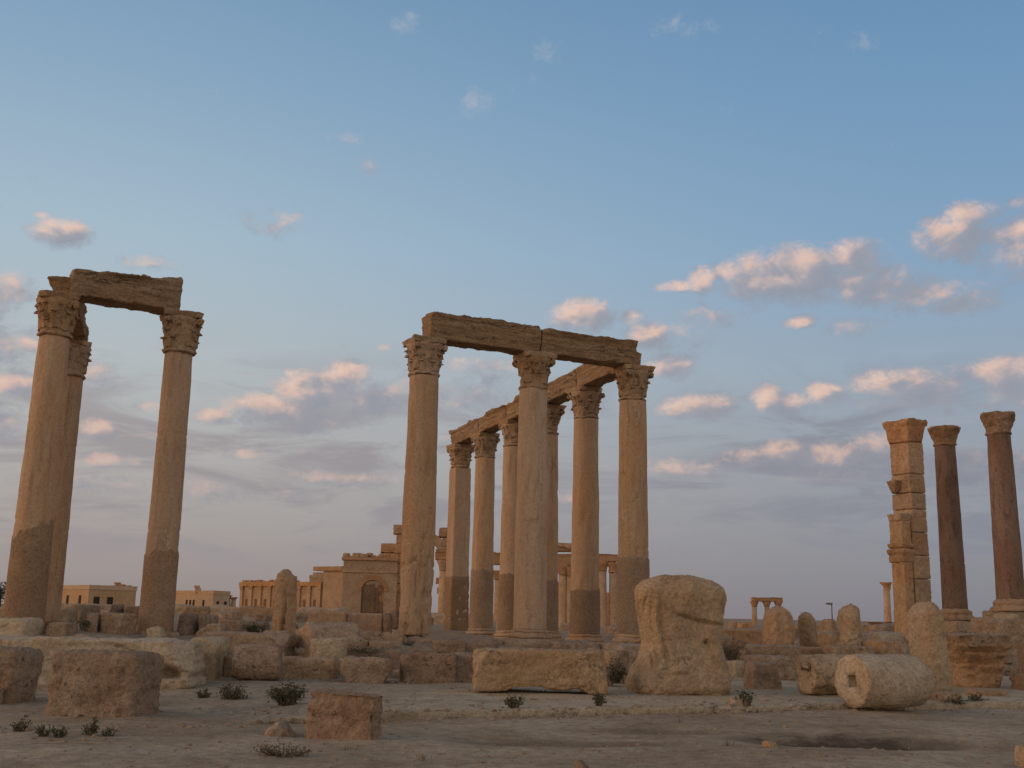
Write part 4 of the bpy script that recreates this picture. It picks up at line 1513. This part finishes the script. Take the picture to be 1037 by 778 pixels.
def far_column(label, px, ytop, ybot, Y, r=.42, mat='far', group='distant columns', cap=True):
    t, b_ = atY(px, ytop, Y), atY(px, ybot, Y)
    zb = min(b_.z, 1.0) - .3
    o = empty('distant_column', (b_.x, Y, zb), GRID, label, 'column', group)
    h = t.z - zb
    ch = min(1.1, h * .14) if cap else 0
    V, F = lathe([(r * 1.3, 0), (r * 1.3, .5), (r, .6), (r * .98, (h - ch) * .5), (r * .88, h - ch)], 20)
    mesh_obj('shaft', V + np.stack([fbm(V + q + px, 2, 3, 3) for q in (0, 9, 18)], 1) * .03, F, M[mat], o)
    if cap:
        V, F = lathe([(r * .95, 0), (r * 1.0, ch * .1), (r * 1.1, ch * .5), (r * 1.5, ch * .85), (r * 1.55, ch), (r * .5, ch)], 20)
        mesh_obj('capital', V + np.stack([fbm(V + q + px, 3, 3, 5) for q in (0, 9, 18)], 1) * .06, F, M['farred'], o, loc=(0, 0, h - ch))
    return o


def far_beam(label, x0, x1, y0, y1, Y, d=.9, mat='farred', seed=1, Y1=None, name='distant_lintel', cat='lintel', ragged=.12):
    a, b_ = atY(x0, y0, Y), atY(x1, y0, Y1 or Y)
    h = atY((x0 + x1) / 2, y0, Y).z - atY((x0 + x1) / 2, y1, Y).z
    zt = atY((x0 + x1) / 2, y0, Y).z
    L = ((b_.x - a.x) ** 2 + (b_.y - a.y) ** 2) ** .5

    def post(Q, t):
        Q[:, 1] += np.sign(Q[:, 1]) * (.12 * (t > .8) + .05 * (t > .4))
        Q[:, 2] -= sstep(t, .8, 1) * ragged * (1 + fbm(np.stack([Q[:, 0], 0 * t, 0 * t], 1), .9, 4, seed))
        return Q
    V, F = stone_mesh(L, d, h, seed, .05, .03, 2, .05, .03, .18, sink=0, post=post, nmax=60)
    o = mesh_obj(name, V, F, M[mat], None, loc=((a.x + b_.x) / 2, (a.y + b_.y) / 2, zt - h + .004), rz=math.atan2(b_.y - a.y, b_.x - a.x))
    return tag(o, label, cat, 'distant lintels')


# colonnade seen between the columns of the receding row
YC = 100
for px, yt, lab in ((447, 568, 'distant column just left of the square pier'), (453, 568, 'distant column touching the square pier outline'), (504, 578, 'distant dark column left of the bare front column'),
                    (569, 572, 'distant pale column right of the half-hidden second column'), (577, 574, 'distant thin column left of the scarred column'),
                    (610, 568, 'distant column just right of the scarred column'), (621, 570, 'distant thin column left of the corner column')):
    far_column(lab, px, yt, 642, YC, .40)
far_beam('distant lintel left of the square pier', 441, 461, 558, 568, YC, seed=181)
far_beam('distant lintel spanning behind the receding row', 499, 584, 559, 573, YC, seed=182)
far_beam('jagged upper block on the distant lintel behind the half-hidden column', 560, 582, 548, 559, YC, seed=183, ragged=.4, name='distant_block', cat='stone block')
far_beam('short distant lintel piece by the scarred column', 604, 625, 560, 569, YC, seed=184)
stone('low far wall seen left of the corner column', (598, 600, 622, 645), 1.0, 0, Y=112, mat='farred', name='low_wall', cat='wall', seed=185, rad=.1, rough=.05, sink=1.5, group='low far walls', res=.3)

# small portico at the right distance
for px, lab in ((764.5, 'left distant portico column'), (777.5, 'middle distant portico column above the round-topped stump'), (789, 'right distant portico column above the round-topped stump')):
    far_column(lab, px, 609.5, 642, 150, .38)
far_beam('lintel over the distant three-column portico', 761, 792, 604.8, 609.5, 150, seed=186, d=.9, ragged=.05)
far_column('lone small column left of the tall ashlar pier', 899.5, 590, 630, 75, .24)
fp2 = far_column('squat far capital-like stump left of the tall stump', 890, 630, 644, 70, .55, mat='farred', cap=True)


# arch helper: wall slab with an arched opening, facing -y in local space
def arch_wall(w, h, d, ax, aw, spring, seg=18):
    """front outline with opening; ax: centre of the opening"""
    R = aw / 2
    xs0, xs1 = -w / 2, w / 2
    parts = []
    parts.append(boxm(xs0, -d / 2, 0, ax - R, d / 2, spring))
    parts.append(boxm(ax + R, -d / 2, 0, xs1, d / 2, spring))
    V, F = [], []
    pts = []
    for k in range(seg + 1):
        a = PI - PI * k / seg
        pts.append((ax + R * math.cos(a), spring + R * math.sin(a)))
    top = []
    for k in range(seg + 1):
        a = PI - PI * k / seg
        c, s = math.cos(a), math.sin(a)
        # project to the rectangle xs0..xs1, up to h
        cand = []
        if c < -1e-6:
            cand.append((xs0 - ax) / c)
        if c > 1e-6:
            cand.append((xs1 - ax) / c)
        if s > 1e-6:
            cand.append((h - spring) / s)
        t_ = min(cand)
        top.append((ax + c * t_, spring + s * t_))
    # corners
    def add(poly_in, poly_out):
        n = len(poly_in)
        o = len(V)
        for (x, z) in poly_in:
            V.append((x, -d / 2, z)); V.append((x, d / 2, z))
        for (x, z) in poly_out:
            V.append((x, -d / 2, z)); V.append((x, d / 2, z))
        m = 2 * n
        for k in range(n - 1):
            i0, i1, t0, t1 = o + 2 * k, o + 2 * k + 2, o + m + 2 * k, o + m + 2 * k + 2
            F.append([i0, i1, t1, t0])
            F.append([i0 + 1, t0 + 1, t1 + 1, i1 + 1])
            F.append([i0, i0 + 1, i1 + 1, i1])
            F.append([t0, t1, t1 + 1, t0 + 1])
    # insert rectangle corners by snapping the nearest rays
    for cx in (xs0, xs1):
        kbest = min(range(1, seg), key=lambda k: abs(top[k][0] - cx) + abs(top[k][1] - h))
        top[kbest] = (cx, h)
    add(pts, top)
    parts.append((np.array(V), F))
    return join(parts)


def ring(R0, R1, d, cx, cz, seg=18, a0=0.0, a1=PI):
    V, F = [], []
    for k in range(seg + 1):
        a = a1 - (a1 - a0) * k / seg
        for r in (R0, R1):
            for y in (-d / 2, d / 2):
                V.append((cx + r * math.cos(a), y, cz + r * math.sin(a)))
    for k in range(seg):
        i, j = 4 * k, 4 * k + 4
        F += [[i, j, j + 2, i + 2], [i + 1, i + 3, j + 3, j + 1], [i, i + 1, j + 1, j], [i + 2, j + 2, j + 3, i + 3]]
    F += [[0, 2, 3, 1], [4 * seg, 4 * seg + 1, 4 * seg + 3, 4 * seg + 2]]
    return np.array(V), F


# monumental arch, D ~ 120 m
YA = 120
sc_ = lambda px0, px1: (atY(px1, 600, YA) - atY(px0, 600, YA)).length
pa = atY(373, 628, YA)
arch = empty('monumental_arch', (pa.x, YA, .4), 0.10, 'ruined monumental arch with a broken tower behind the cracked column', 'arch')
zt = atY(373, 568, YA).z - .4
wA = sc_(347, 401)
V, F = arch_wall(wA, zt, 2.6, wA * .06, wA * .42, zt * .50)
mesh_obj('side_arch', V, F, M['far'], arch, smooth=False)
V, F = ring(wA * .21, wA * .30, 2.75, wA * .06, zt * .50)
mesh_obj('arch_moulding', V, F, M['farred'], arch, smooth=False)
V, F = boxm(-wA / 2 - .2, -1.55, zt, wA / 2 + .1, 1.55, zt + .28)
mesh_obj('cornice', V, F, M['farred'], arch, smooth=False)
V, F = boxm(-wA / 2 - .1, -1.42, zt * .80, wA / 2, 1.42, zt * .80 + .18)
mesh_obj('string_course', V, F, M['far'], arch, smooth=False)
for px0, px1, yt, nm, dd in ((388, 402, 550, 'broken_pier', 2.4), (399, 409, 531, 'tower', 2.2), (446, 458, 534, 'right_pier', 2.2)):
    x0_, x1_ = atY(px0, 600, YA).x - pa.x, atY(px1, 600, YA).x - pa.x
    h_ = atY(px0, yt, YA).z - .4
    nb = int(h_ / 1.0)
    ps = []
    rg = random.Random(px0)
    for k in range(nb):
        z0_, z1_ = h_ * k / nb, h_ * (k + 1) / nb - .02
        j0, j1 = rg.uniform(-.18, .1), rg.uniform(-.1, .18)
        big = .35 if k == nb - 1 else 0
        if z1_ > h_ * .35:
            bw = x1_ + j1 + big - (x0_ + j0 - big)
            bv, bf = stone_mesh(bw, dd + rg.uniform(-.2, .1), z1_ - z0_ - .02, int(px0 * 10 + k), .06, .06, 4, .14, .03, .14, sink=0)
            bv = bv + np.array([(x0_ + j0 - big) + bw / 2, .3, z0_])
            ps.append((bv, bf))
            if rg.random() < .6:
                e_ = rg.uniform(.2, .7)
                ps.append(boxm(x0_ - e_, .1 - dd / 4, z0_ + .12, x0_ + j0 - big - .003, .2 + dd / 4, z1_ - .25))
        else:
            ps.append(boxm(x0_, .3 - dd / 2, z0_, x1_, .3 + dd / 2, z1_ + .015))
    V, F = join(ps)
    mesh_obj('pier' if nm != 'tower' else 'tower', V, F, M['farred'], arch, smooth=False)
iw = []
ri_ = random.Random(8)
xk = -wA * .34
while xk < wA * .30:
    wk = ri_.uniform(.35, .6)
    fr_ = (xk + wA * .34) / (wA * .64)
    hk = zt * (.66 - .05 * fr_ - .26 * max(0, fr_ - .62) / .38) + ri_.uniform(-.15, .15)
    iw.append(boxm(xk, 6.0 + ri_.uniform(0, .3), 0, xk + wk, 7.0, hk))
    xk += wk + .004
mesh_obj('inner_wall', *join(iw), M['brown'], arch, smooth=False)
for k in range(9):
    ww_ = ri_.uniform(.35, .9)
    V, F = stone_mesh(ww_, ri_.uniform(.8, 1.6), ri_.uniform(.18, .6), 500 + k, .04, .08, 5, .2, .02, .12, sink=.02)
    mesh_obj('crown_stone', V, F, M['farred' if k % 2 else 'far'], arch, loc=(-wA / 2 + .2 + wA * .7 * (k / 8) + ri_.uniform(-.15, .15), ri_.uniform(-.4, .4), zt + .28), rz=ri_.uniform(-.2, .2))
# springing of the high middle arch on the right pier
c_ = atY(428, 566, YA)
Rr = (atY(447, 566, YA).x - c_.x)
V, F = ring(Rr, Rr + .9, 1.8, c_.x - pa.x, c_.z - .4, 12, 0, 1.15)
mesh_obj('arch_springer', V, F, M['farred'], arch, smooth=False, loc=(0, .3, 0))

# temple wall, D ~ 200 m
YT = 200
p0, p1 = atY(243, 612, YT + 16), atY(348, 612, YT - 2)
tw = empty('temple_wall', (p0.x, p0.y, .3), math.atan2(p1.y - p0.y, p1.x - p0.x), 'long ochre temple precinct wall with pilasters on the left horizon', 'temple wall')
LW = (p1 - p0).length
hw = atY(270, 588, YT).z - .3
mesh_obj('wall', *boxm(0, 0, -.5, LW * .80, 12, hw), M['far'], tw, smooth=False)
V, F = boxm(-.25, -.35, hw - .75, LW * .80, 0.0, hw - .003)
mesh_obj('cornice', V, F, M['farred'], tw, smooth=False)
rg = random.Random(5)
ps = []
x = 0.1
while x < LW * .55:
    wv = rg.uniform(.5, 1.4)
    ps.append(boxm(x, .05, hw, x + wv, .9, hw + rg.uniform(.15, .45)))
    x += wv + rg.uniform(.15, .5)
mesh_obj('parapet', *join(ps), M['farred'], tw, smooth=False)
nP = 9
for k in range(nP):
    xx = .1 + (LW * .80 - 1.0) * k / (nP - 1)
    pl = mesh_obj('pilaster', *boxm(xx, -.28, 0, xx + .75, 0, hw - 1.35), M['far'], tw, smooth=False)
    mesh_obj('pilaster_capital', *boxm(xx - .12, -.4, hw - 1.35, xx + .87, 0, hw - .76), M['farred'], pl, smooth=False)
for k in range(nP - 1):
    xx = .1 + (LW * .80 - 1.0) * (k + .5) / (nP - 1) + .38
    mesh_obj('niche', *boxm(xx - .33, -.05, hw * .28, xx + .33, .2, hw * .28 + 1.4), M['niche'], tw, smooth=False)
# higher corner tower and the broken roof line
hx = atY(338, 574, YT).z - .3
mesh_obj('corner_tower', *boxm(LW * .82, -.4, -.5, LW, 12, hx), M['far'], tw, smooth=False)
mesh_obj('tower_cornice', *boxm(LW * .74, -.9, hx - .75, LW + .05, 12.2, hx + .02), M['farred'], tw, smooth=False)
ps = []
x = LW * .56
h2 = atY(315, 579, YT).z - .3
while x < LW * .80:
    ps.append(boxm(x, 3, hw - .1, x + .9, 4.6, h2 + rg.uniform(-.5, .15)))
    x += .88
ps.append(boxm(LW * .56, 2.9, h2 - 1.0, LW * .81, 4.7, h2 - .35))
mesh_obj('ruined_roof', *join(ps), M['block'], tw, smooth=False)


# mud-rendered houses on the left horizon
def house(label, px0, pxc, px1, ytop, Y, wins_l, wins_r, arch_win=False, chimney=None):
    zt = atY(pxc, ytop, Y).z
    a, c, b_ = atY(px0, 600, Y + 9), atY(pxc, 600, Y), atY(px1, 600, Y + 6)
    a, c, b_ = Vector((a.x, a.y)), Vector((c.x, c.y)), Vector((b_.x, b_.y))
    o = empty('flat_roofed_house', (c.x, c.y, 0), 0, label, 'house', 'flat roofed houses')
    d_ = a + b_ - c
    q = [p - c for p in (c, b_, d_, a)]
    V = [(p.x, p.y, -.5) for p in q] + [(p.x, p.y, zt) for p in q]
    mesh_obj('walls', V, [[3, 2, 1, 0], [4, 5, 6, 7], [0, 1, 5, 4], [1, 2, 6, 5], [2, 3, 7, 6], [3, 0, 4, 7]], M['render'], o, smooth=False)
    ctr = (q[0] + q[2]) / 2
    ro = [ctr + (p - ctr) * 1.015 for p in q]
    ri = [ctr + (p - ctr) * .94 for p in q]
    V = [(p.x, p.y, zt - .25) for p in ro] + [(p.x, p.y, zt + .35) for p in ro] + [(p.x, p.y, zt + .35) for p in ri] + [(p.x, p.y, zt + .003) for p in ri]
    F = []
    for k in range(4):
        n = (k + 1) % 4
        F += [[k, n, 4 + n, 4 + k], [4 + k, 4 + n, 8 + n, 8 + k], [8 + k, 8 + n, 12 + n, 12 + k]]
    mesh_obj('parapet', V, F, M['render'], o, smooth=False)

    def win(e0, e1, t, z0, z1, w):
        d = (e1 - e0)
        L = d.length
        d = d / L
        n = Vector((d.y, -d.x))
        if n.y > 0:
            n = -n
        p = e0 + d * (t * L)
        V = []
        for s in (0.0, .05):
            for (u, z) in ((-w / 2, z0), (w / 2, z0), (w / 2, z1), (-w / 2, z1)):
                g = p + d * u + n * s
                V.append((g.x, g.y, z))
        mesh_obj('window', V, [[0, 1, 2, 3], [7, 6, 5, 4], [0, 4, 5, 1], [1, 5, 6, 2], [2, 6, 7, 3], [3, 7, 4, 0]], M['dark'], o, smooth=False)
    for t in wins_l:
        win(q[3], q[0], t, zt - 2.3, zt - 1.05, .8 if not arch_win else .5)
    for t in wins_r:
        win(q[0], q[1], t, zt - 2.3, zt - 1.2, .9)
    if chimney:
        x_ = atY(chimney, 600, Y).x - c.x
        mesh_obj('chimney', *join([boxm(x_ - .35, 3, zt, x_ + .35, 3.7, zt + .7), boxm(x_ - .5, 2.9, zt + .7, x_ + .1, 3.8, zt + 1.1)]), M['render'], o, smooth=False)
    return o


house('flat-roofed tan house on the left horizon between the two leftmost columns', 55, 90, 138, 595, 150, (.12, .42, .77), (.17, .45))
house('flat-roofed tan house right of the dark-footed column, small rooftop chimney', 172, 216, 233, 600.5, 165, (.42, .5, .58, .8), (.3, .75), True, 194)
for px, yt, lab in ((112.5, 593, 'first tiny column above the left house roof'), (117, 590, 'second tiny column above the left house roof, the highest'), (121.5, 592, 'third tiny column above the left house roof'),
                    (128, 593, 'fourth tiny column right of the left house roof'), (134, 594, 'rightmost tiny column beyond the left house')):
    far_column(lab, px, yt, 615, 185, .38, group='tiny columns on the left horizon')
for px, yt, lab in ((230.5, 603, 'tiny left column beside the right house'), (236, 605, 'tiny right column beside the right house')):
    far_column(lab, px, yt, 616, 172, .40, group='tiny columns on the left horizon')

# lamp post far behind
lp = atY(843.5, 645, 85)
lamp = empty('street_lamp', (lp.x, 85, .9), 0, 'thin lamp post far behind, left of the knobbly stump', 'street lamp')
hl = atY(843.5, 612, 85).z - .9
mesh_obj('pole', *lathe([(.06, 0), (.05, hl * .5), (.04, hl)], 10), M['metal'], lamp)
mesh_obj('lamp_head', *join([boxm(-.42, -.12, hl - .02, .05, .12, hl + .1), boxm(-.3, -.02, hl - .05, .0, .02, hl)]), M['metal'], lamp, smooth=False)


# ------------------------------------------------------------------ plants

def shrub(label, px, py, wpx, hpx, seed, mat='leaf', n=420, group='low desert shrubs', Y=None, leaf=.05, name='shrub'):
    P = hit(px, py) if Y is None else atY(px, py, Y)
    W = wpx / FPX * P.y
    H = hpx / FPX * P.y
    rng = random.Random(seed)
    o = empty(name, (P.x, P.y, P.z), 0, label, 'shrub', group)
    SV, SF, LV, LF = [], [], [], []

    def tube(a, b, r0_, r1_):
        d = (b - a).normalized()
        u = d.orthogonal().normalized()
        v = d.cross(u)
        k0 = len(SV)
        for pnt, r in ((a, r0_), (b, r1_)):
            for i in range(4):
                th = i * PI / 2
                SV.append(tuple(pnt + u * r * math.cos(th) + v * r * math.sin(th)))
        for i in range(4):
            j = (i + 1) % 4
            SF.append([k0 + i, k0 + j, k0 + 4 + j, k0 + 4 + i])
    n = int(n * 1.3)
    leaf = leaf * .8
    nst = max(8, int(n / 18))
    for s in range(nst):
        a = rng.uniform(0, 2 * PI)
        rad = W / 2 * math.sqrt(rng.random())
        base_ = Vector((rad * .35 * math.cos(a), rad * .3 * math.sin(a), -.02))
        hh = H * rng.uniform(.45, 1.0) * (1 - .35 * (rad / (W / 2)) ** 2)
        tip = Vector((rad * math.cos(a), rad * .7 * math.sin(a), hh))
        mid = (base_ + tip) / 2 + Vector((rng.uniform(-.1, .1) * W, rng.uniform(-.1, .1) * W, .1 * H))
        tube(base_, mid, .008, .006)
        tube(mid, tip, .006, .003)
        for k in range(int(n / nst)):
            t = rng.uniform(.2, 1.05)
            p = base_ * (1 - t) ** 2 + mid * 2 * t * (1 - t) + tip * t * t
            p = p + Vector((rng.gauss(0, .045), rng.gauss(0, .045), rng.gauss(0, .03))) * (W / .8)
            if p.z < 0:
                p.z = .01
            L = leaf * rng.uniform(.6, 1.5)
            d = Vector((rng.gauss(0, 1), rng.gauss(0, 1), rng.gauss(.5, .7))).normalized()
            u = d.orthogonal().normalized()
            u = (u * math.cos(rng.random() * 6) + d.cross(u) * math.sin(rng.random() * 6)).normalized()
            k0 = len(LV)
            for q in (p, p + d * L * .5 + u * L * .28, p + d * L, p + d * L * .5 - u * L * .28):
                LV.append(tuple(q))
            LF.append([k0, k0 + 1, k0 + 2, k0 + 3])
    mesh_obj('stems', SV, SF, M['stem'], o, smooth=False)
    mesh_obj('leaves', LV, LF, M[mat], o, smooth=False)
    return o


shrub('dark bushy tuft left of the reddish block, the largest in front', 291, 713, 46, 22, 1, n=900)
shrub('dark tuft right of the carved slab end, upright leaves', 235, 711, 32, 19, 2, n=520)
shrub('small dark tuft touching the carved slab end', 207, 708, 16, 9, 3, n=220)
shrub('small tuft at far left on the sand, leftmost of four', 19, 741, 22, 15, 4, n=120, leaf=.045)
shrub('second small tuft from the left on the sand', 45, 746, 22, 12, 5, n=130, leaf=.045)
shrub('low dark tuft third from the left on the sand', 59, 747, 14, 12, 55, n=130, leaf=.04)
shrub('upright tuft fourth from the left below the brown block', 91, 745, 16, 18, 6, n=170, leaf=.04)
shrub('tiny dark tuft right of the four left tufts', 110, 746, 14, 9, 7, n=110, leaf=.04)
shrub('flat dry plant on the sand near the lower edge', 288, 766, 60, 12, 8, 'leafdry', n=380, leaf=.035)
shrub('tuft at the kerb below the wide hollow block', 521, 717, 24, 13, 9, n=260)
shrub('tuft at the kerb between the wide block and the boulder', 606, 715, 15, 15, 10, n=220)
shrub('tuft at the kerb right of the boulder', 755, 715, 18, 17, 11, n=260)
shrub('green shrub in the gap between wide block and boulder', 622, 691, 34, 24, 12, n=620, Y=24.0)
shrub('green shrub right behind the boulder', 742, 669, 30, 20, 13, n=520, Y=29)
shrub('dark tuft under the drum with the hole', 893, 710, 18, 13, 14, n=240)
shrub('dark tuft right of the drum, by the small kerb stone', 965, 714, 22, 10, 15, n=240)
shrub('low dark tuft in front of the fallen capital', 990, 714, 24, 12, 16, n=260)
shrub('green plant left of the split pillar stump', 258, 641, 26, 9, 17, n=240, Y=30, leaf=.08)
shrub('green plant in the rubble left of the dark-footed column', 84, 638, 16, 12, 18, n=200, Y=26, leaf=.06)
shrub('thin green weeds on the course stones below the parapet', 372, 661, 44, 5, 19, n=260, Y=25.6, leaf=.05)
shrub('green weeds at the foot slab of the cracked column', 413, 654, 16, 5, 20, n=120, Y=29.2, leaf=.05)
shrub('thin weeds on top of the ledge behind the fallen capital', 975, 646, 40, 5, 21, n=220, Y=34, leaf=.07)
shrub('weeds behind the fallen capital, on its right', 1030, 691, 22, 8, 22, n=180, Y=26.5)
shrub('small bush top showing beside the slanting stump', 814, 627, 9, 6, 23, n=90, Y=60, leaf=.09)

# dark tree on the far left horizon
tb = atY(-2, 622, 120)
tr = empty('tree', (tb.x, 120, .8), 0, 'dark tree on the horizon at the far left edge', 'tree')
rng = random.Random(77)
mesh_obj('trunk', *lathe([(.22, -.3), (.17, 1.2), (.12, 2.4)], 10), M['stem'], tr)
LV, LF = [], []
zt_ = atY(-2, 585, 120).z - .8
for cl in range(34):
    c = Vector((rng.gauss(0, .95), rng.gauss(0, .9), rng.uniform(1.2, zt_ - .5)))
    for k in range(75):
        p = c + Vector((rng.gauss(0, .33), rng.gauss(0, .33), rng.gauss(0, .3)))
        d = Vector((rng.gauss(0, 1), rng.gauss(0, 1), rng.gauss(0, 1))).normalized()
        u = d.orthogonal().normalized()
        L = rng.uniform(.1, .24)
        k0 = len(LV)
        for q in (p, p + d * L * .5 + u * L * .3, p + d * L, p + d * L * .5 - u * L * .3):
            LV.append(tuple(q))
        LF.append([k0, k0 + 1, k0 + 2, k0 + 3])
mesh_obj('crown', LV, LF, M['treeleaf'], tr, smooth=False)

# ------------------------------------------------------------------ scattered rubble
rng = random.Random(12)
protos = []
for k in range(6):
    V, F = stone_mesh(rng.uniform(.7, 1.2), rng.uniform(.6, .9), rng.uniform(.35, .6), 300 + k, .1, .08, 4, .2, .02, .09, sink=.2)
    me = bpy.data.meshes.new('rubble_stone')
    me.from_pydata([tuple(v) for v in V], [], F)
    me.polygons.foreach_set('use_smooth', [True] * len(me.polygons))
    me.materials.append(M['block' if k % 2 else 'brown'])
    protos.append(me)
cnt = 0
while cnt < 130:
    y = rng.uniform(33, 80)
    x = rng.uniform(-.5, .5) * y
    v = vdist(x, y)
    if v < 13.8 or (-3.6 < x < 5.5 and y < 54) or (x < -8 and y < 34):
        continue
    if any((x - q[0]) ** 2 + (y - q[1]) ** 2 < 2.2 for q in [C_] + RW + [L2_, (PX, PY), (g1.location.x, 46), (g2.location.x, 40.7)]):
        continue
    o = bpy.data.objects.new('rubble_stone', rng.choice(protos))
    C.objects.link(o)
    o.location = (x, y, float(T(np.array([x]), np.array([y]))[0]))
    o.rotation_euler = (rng.uniform(-.15, .15), rng.uniform(-.15, .15), rng.uniform(0, 6.28))
    s = rng.uniform(.5, 1.15)
    o.scale = (s, s, s * rng.uniform(.7, 1.1))
    tag(o, 'weathered stone lying in the rubble field behind the columns', 'rubble stone', 'rubble field stones')
    cnt += 1

# smaller broken stones packed between the blocks
small = []
for k in range(6):
    V, F = stone_mesh(rng.uniform(.28, .5), rng.uniform(.24, .4), rng.uniform(.16, .3), 330 + k, .03, .08, 6, .25, .01, .05, sink=.08)
    me = bpy.data.meshes.new('broken_stone')
    me.from_pydata([tuple(v) for v in V], [], F)
    me.polygons.foreach_set('use_smooth', [True] * len(me.polygons))
    me.materials.append(M[('block', 'brown', 'pale')[k % 3]])
    small.append(me)
cnt = 0
while cnt < 165:
    x = rng.uniform(-15, 17)
    v = rng.choice((rng.uniform(7.6, 9.2), rng.uniform(8, 13), rng.uniform(12, 18)))
    y = 18.5 + (v + (x - 1.7) * RD.y) / RD.x
    if -3 < x < 4.6 and v > 12.6:
        continue
    if abs(x) > .52 * y:
        continue
    o = bpy.data.objects.new('broken_stone', rng.choice(small))
    C.objects.link(o)
    o.location = (x, y, float(T(np.array([x]), np.array([y]))[0]))
    o.rotation_euler = (rng.uniform(-.3, .3), rng.uniform(-.3, .3), rng.uniform(0, 6.28))
    s = rng.uniform(.5, 1.3)
    o.scale = (s, s, s)
    tag(o, 'small broken stone chip packed between the fallen blocks', 'broken stone', 'small broken stones')
    cnt += 1

# pebbles and chips on the sand
PV, PF = [], []
P0, F0 = lattice(2, 2, 2)
P0 = P0 / np.linalg.norm(P0, axis=1, keepdims=True)
k = 0
while k < 7500:
    y = rng.uniform(8, 26)
    x = rng.uniform(-.62, .62) * y
    v = vdist(x, y)
    if v > 7.0:
        continue
    if k > 6000:
        v = rng.choice((rng.gauss(-.15, .18), rng.gauss(6.9, .3)))
        y = 18.5 + (v + (x - 1.7) * RD.y) / RD.x
    elif rng.random() > .3 + .7 * (abs(v) < 1.0):
        if rng.random() < .5:
            continue
    r = rng.choice((.006, .008, .008, .010, .012, .012, .016, .02, .03)) * rng.uniform(.6, 1.3) * (1.9 if k > 6000 else 1)
    z = Tpave(x, y)
    q = P0 * np.array([r * rng.uniform(.8, 1.5), r * rng.uniform(.8, 1.4), r * rng.uniform(.4, .8)])
    q = q * (1 + .25 * np.array([[rng.uniform(-1, 1)] for _ in range(len(q))]))
    a = rng.uniform(0, 6.28)
    c, s = math.cos(a), math.sin(a)
    q = np.stack([q[:, 0] * c - q[:, 1] * s + x, q[:, 0] * s + q[:, 1] * c + y, q[:, 2] + z], 1)
    PF += [[i + len(PV) for i in f] for f in F0]
    PV += [tuple(t) for t in q]
    k += 1
o = mesh_obj('gravel', PV, PF, M['block'], smooth=True)
tag(o, 'loose pebbles and stone chips strewn over the sand', 'gravel', kind='stuff')

# dry straw and blades of grass along the kerb and between the stones
rng = random.Random(91)
GV, GF = [], []
spots = []
for k in range(90):
    sI = rng.uniform(-7, 14)
    vI = rng.choice((-.08, -.1, -.15, 7.0, 7.2, rng.uniform(-5, 6)))
    spots.append((1.7 + sI * RD.x - vI * RD.y, 18.5 + sI * RD.y + vI * RD.x))
for (cx, cy) in spots:
    zc_ = Tpave(cx, cy)
    for k in range(rng.randint(8, 26)):
        a = rng.uniform(0, 6.28)
        r = abs(rng.gauss(0, .09))
        bx_, by_ = cx + r * math.cos(a), cy + r * math.sin(a)
        L = rng.uniform(.04, .13)
        lean = Vector((rng.gauss(0, .5), rng.gauss(0, .5), 1)).normalized() * L
        wv_ = Vector((math.cos(a + 1), math.sin(a + 1), 0)) * .004
        p = Vector((bx_, by_, zc_ - .005))
        k0 = len(GV)
        GV += [tuple(p - wv_), tuple(p + wv_), tuple(p + lean)]
        GF.append([k0, k0 + 1, k0 + 2])
o = mesh_obj('dry_grass', GV, GF, M['leafdry'], smooth=False)
tag(o, 'sparse dry grass blades along the kerb and on the sand', 'grass', kind='stuff')
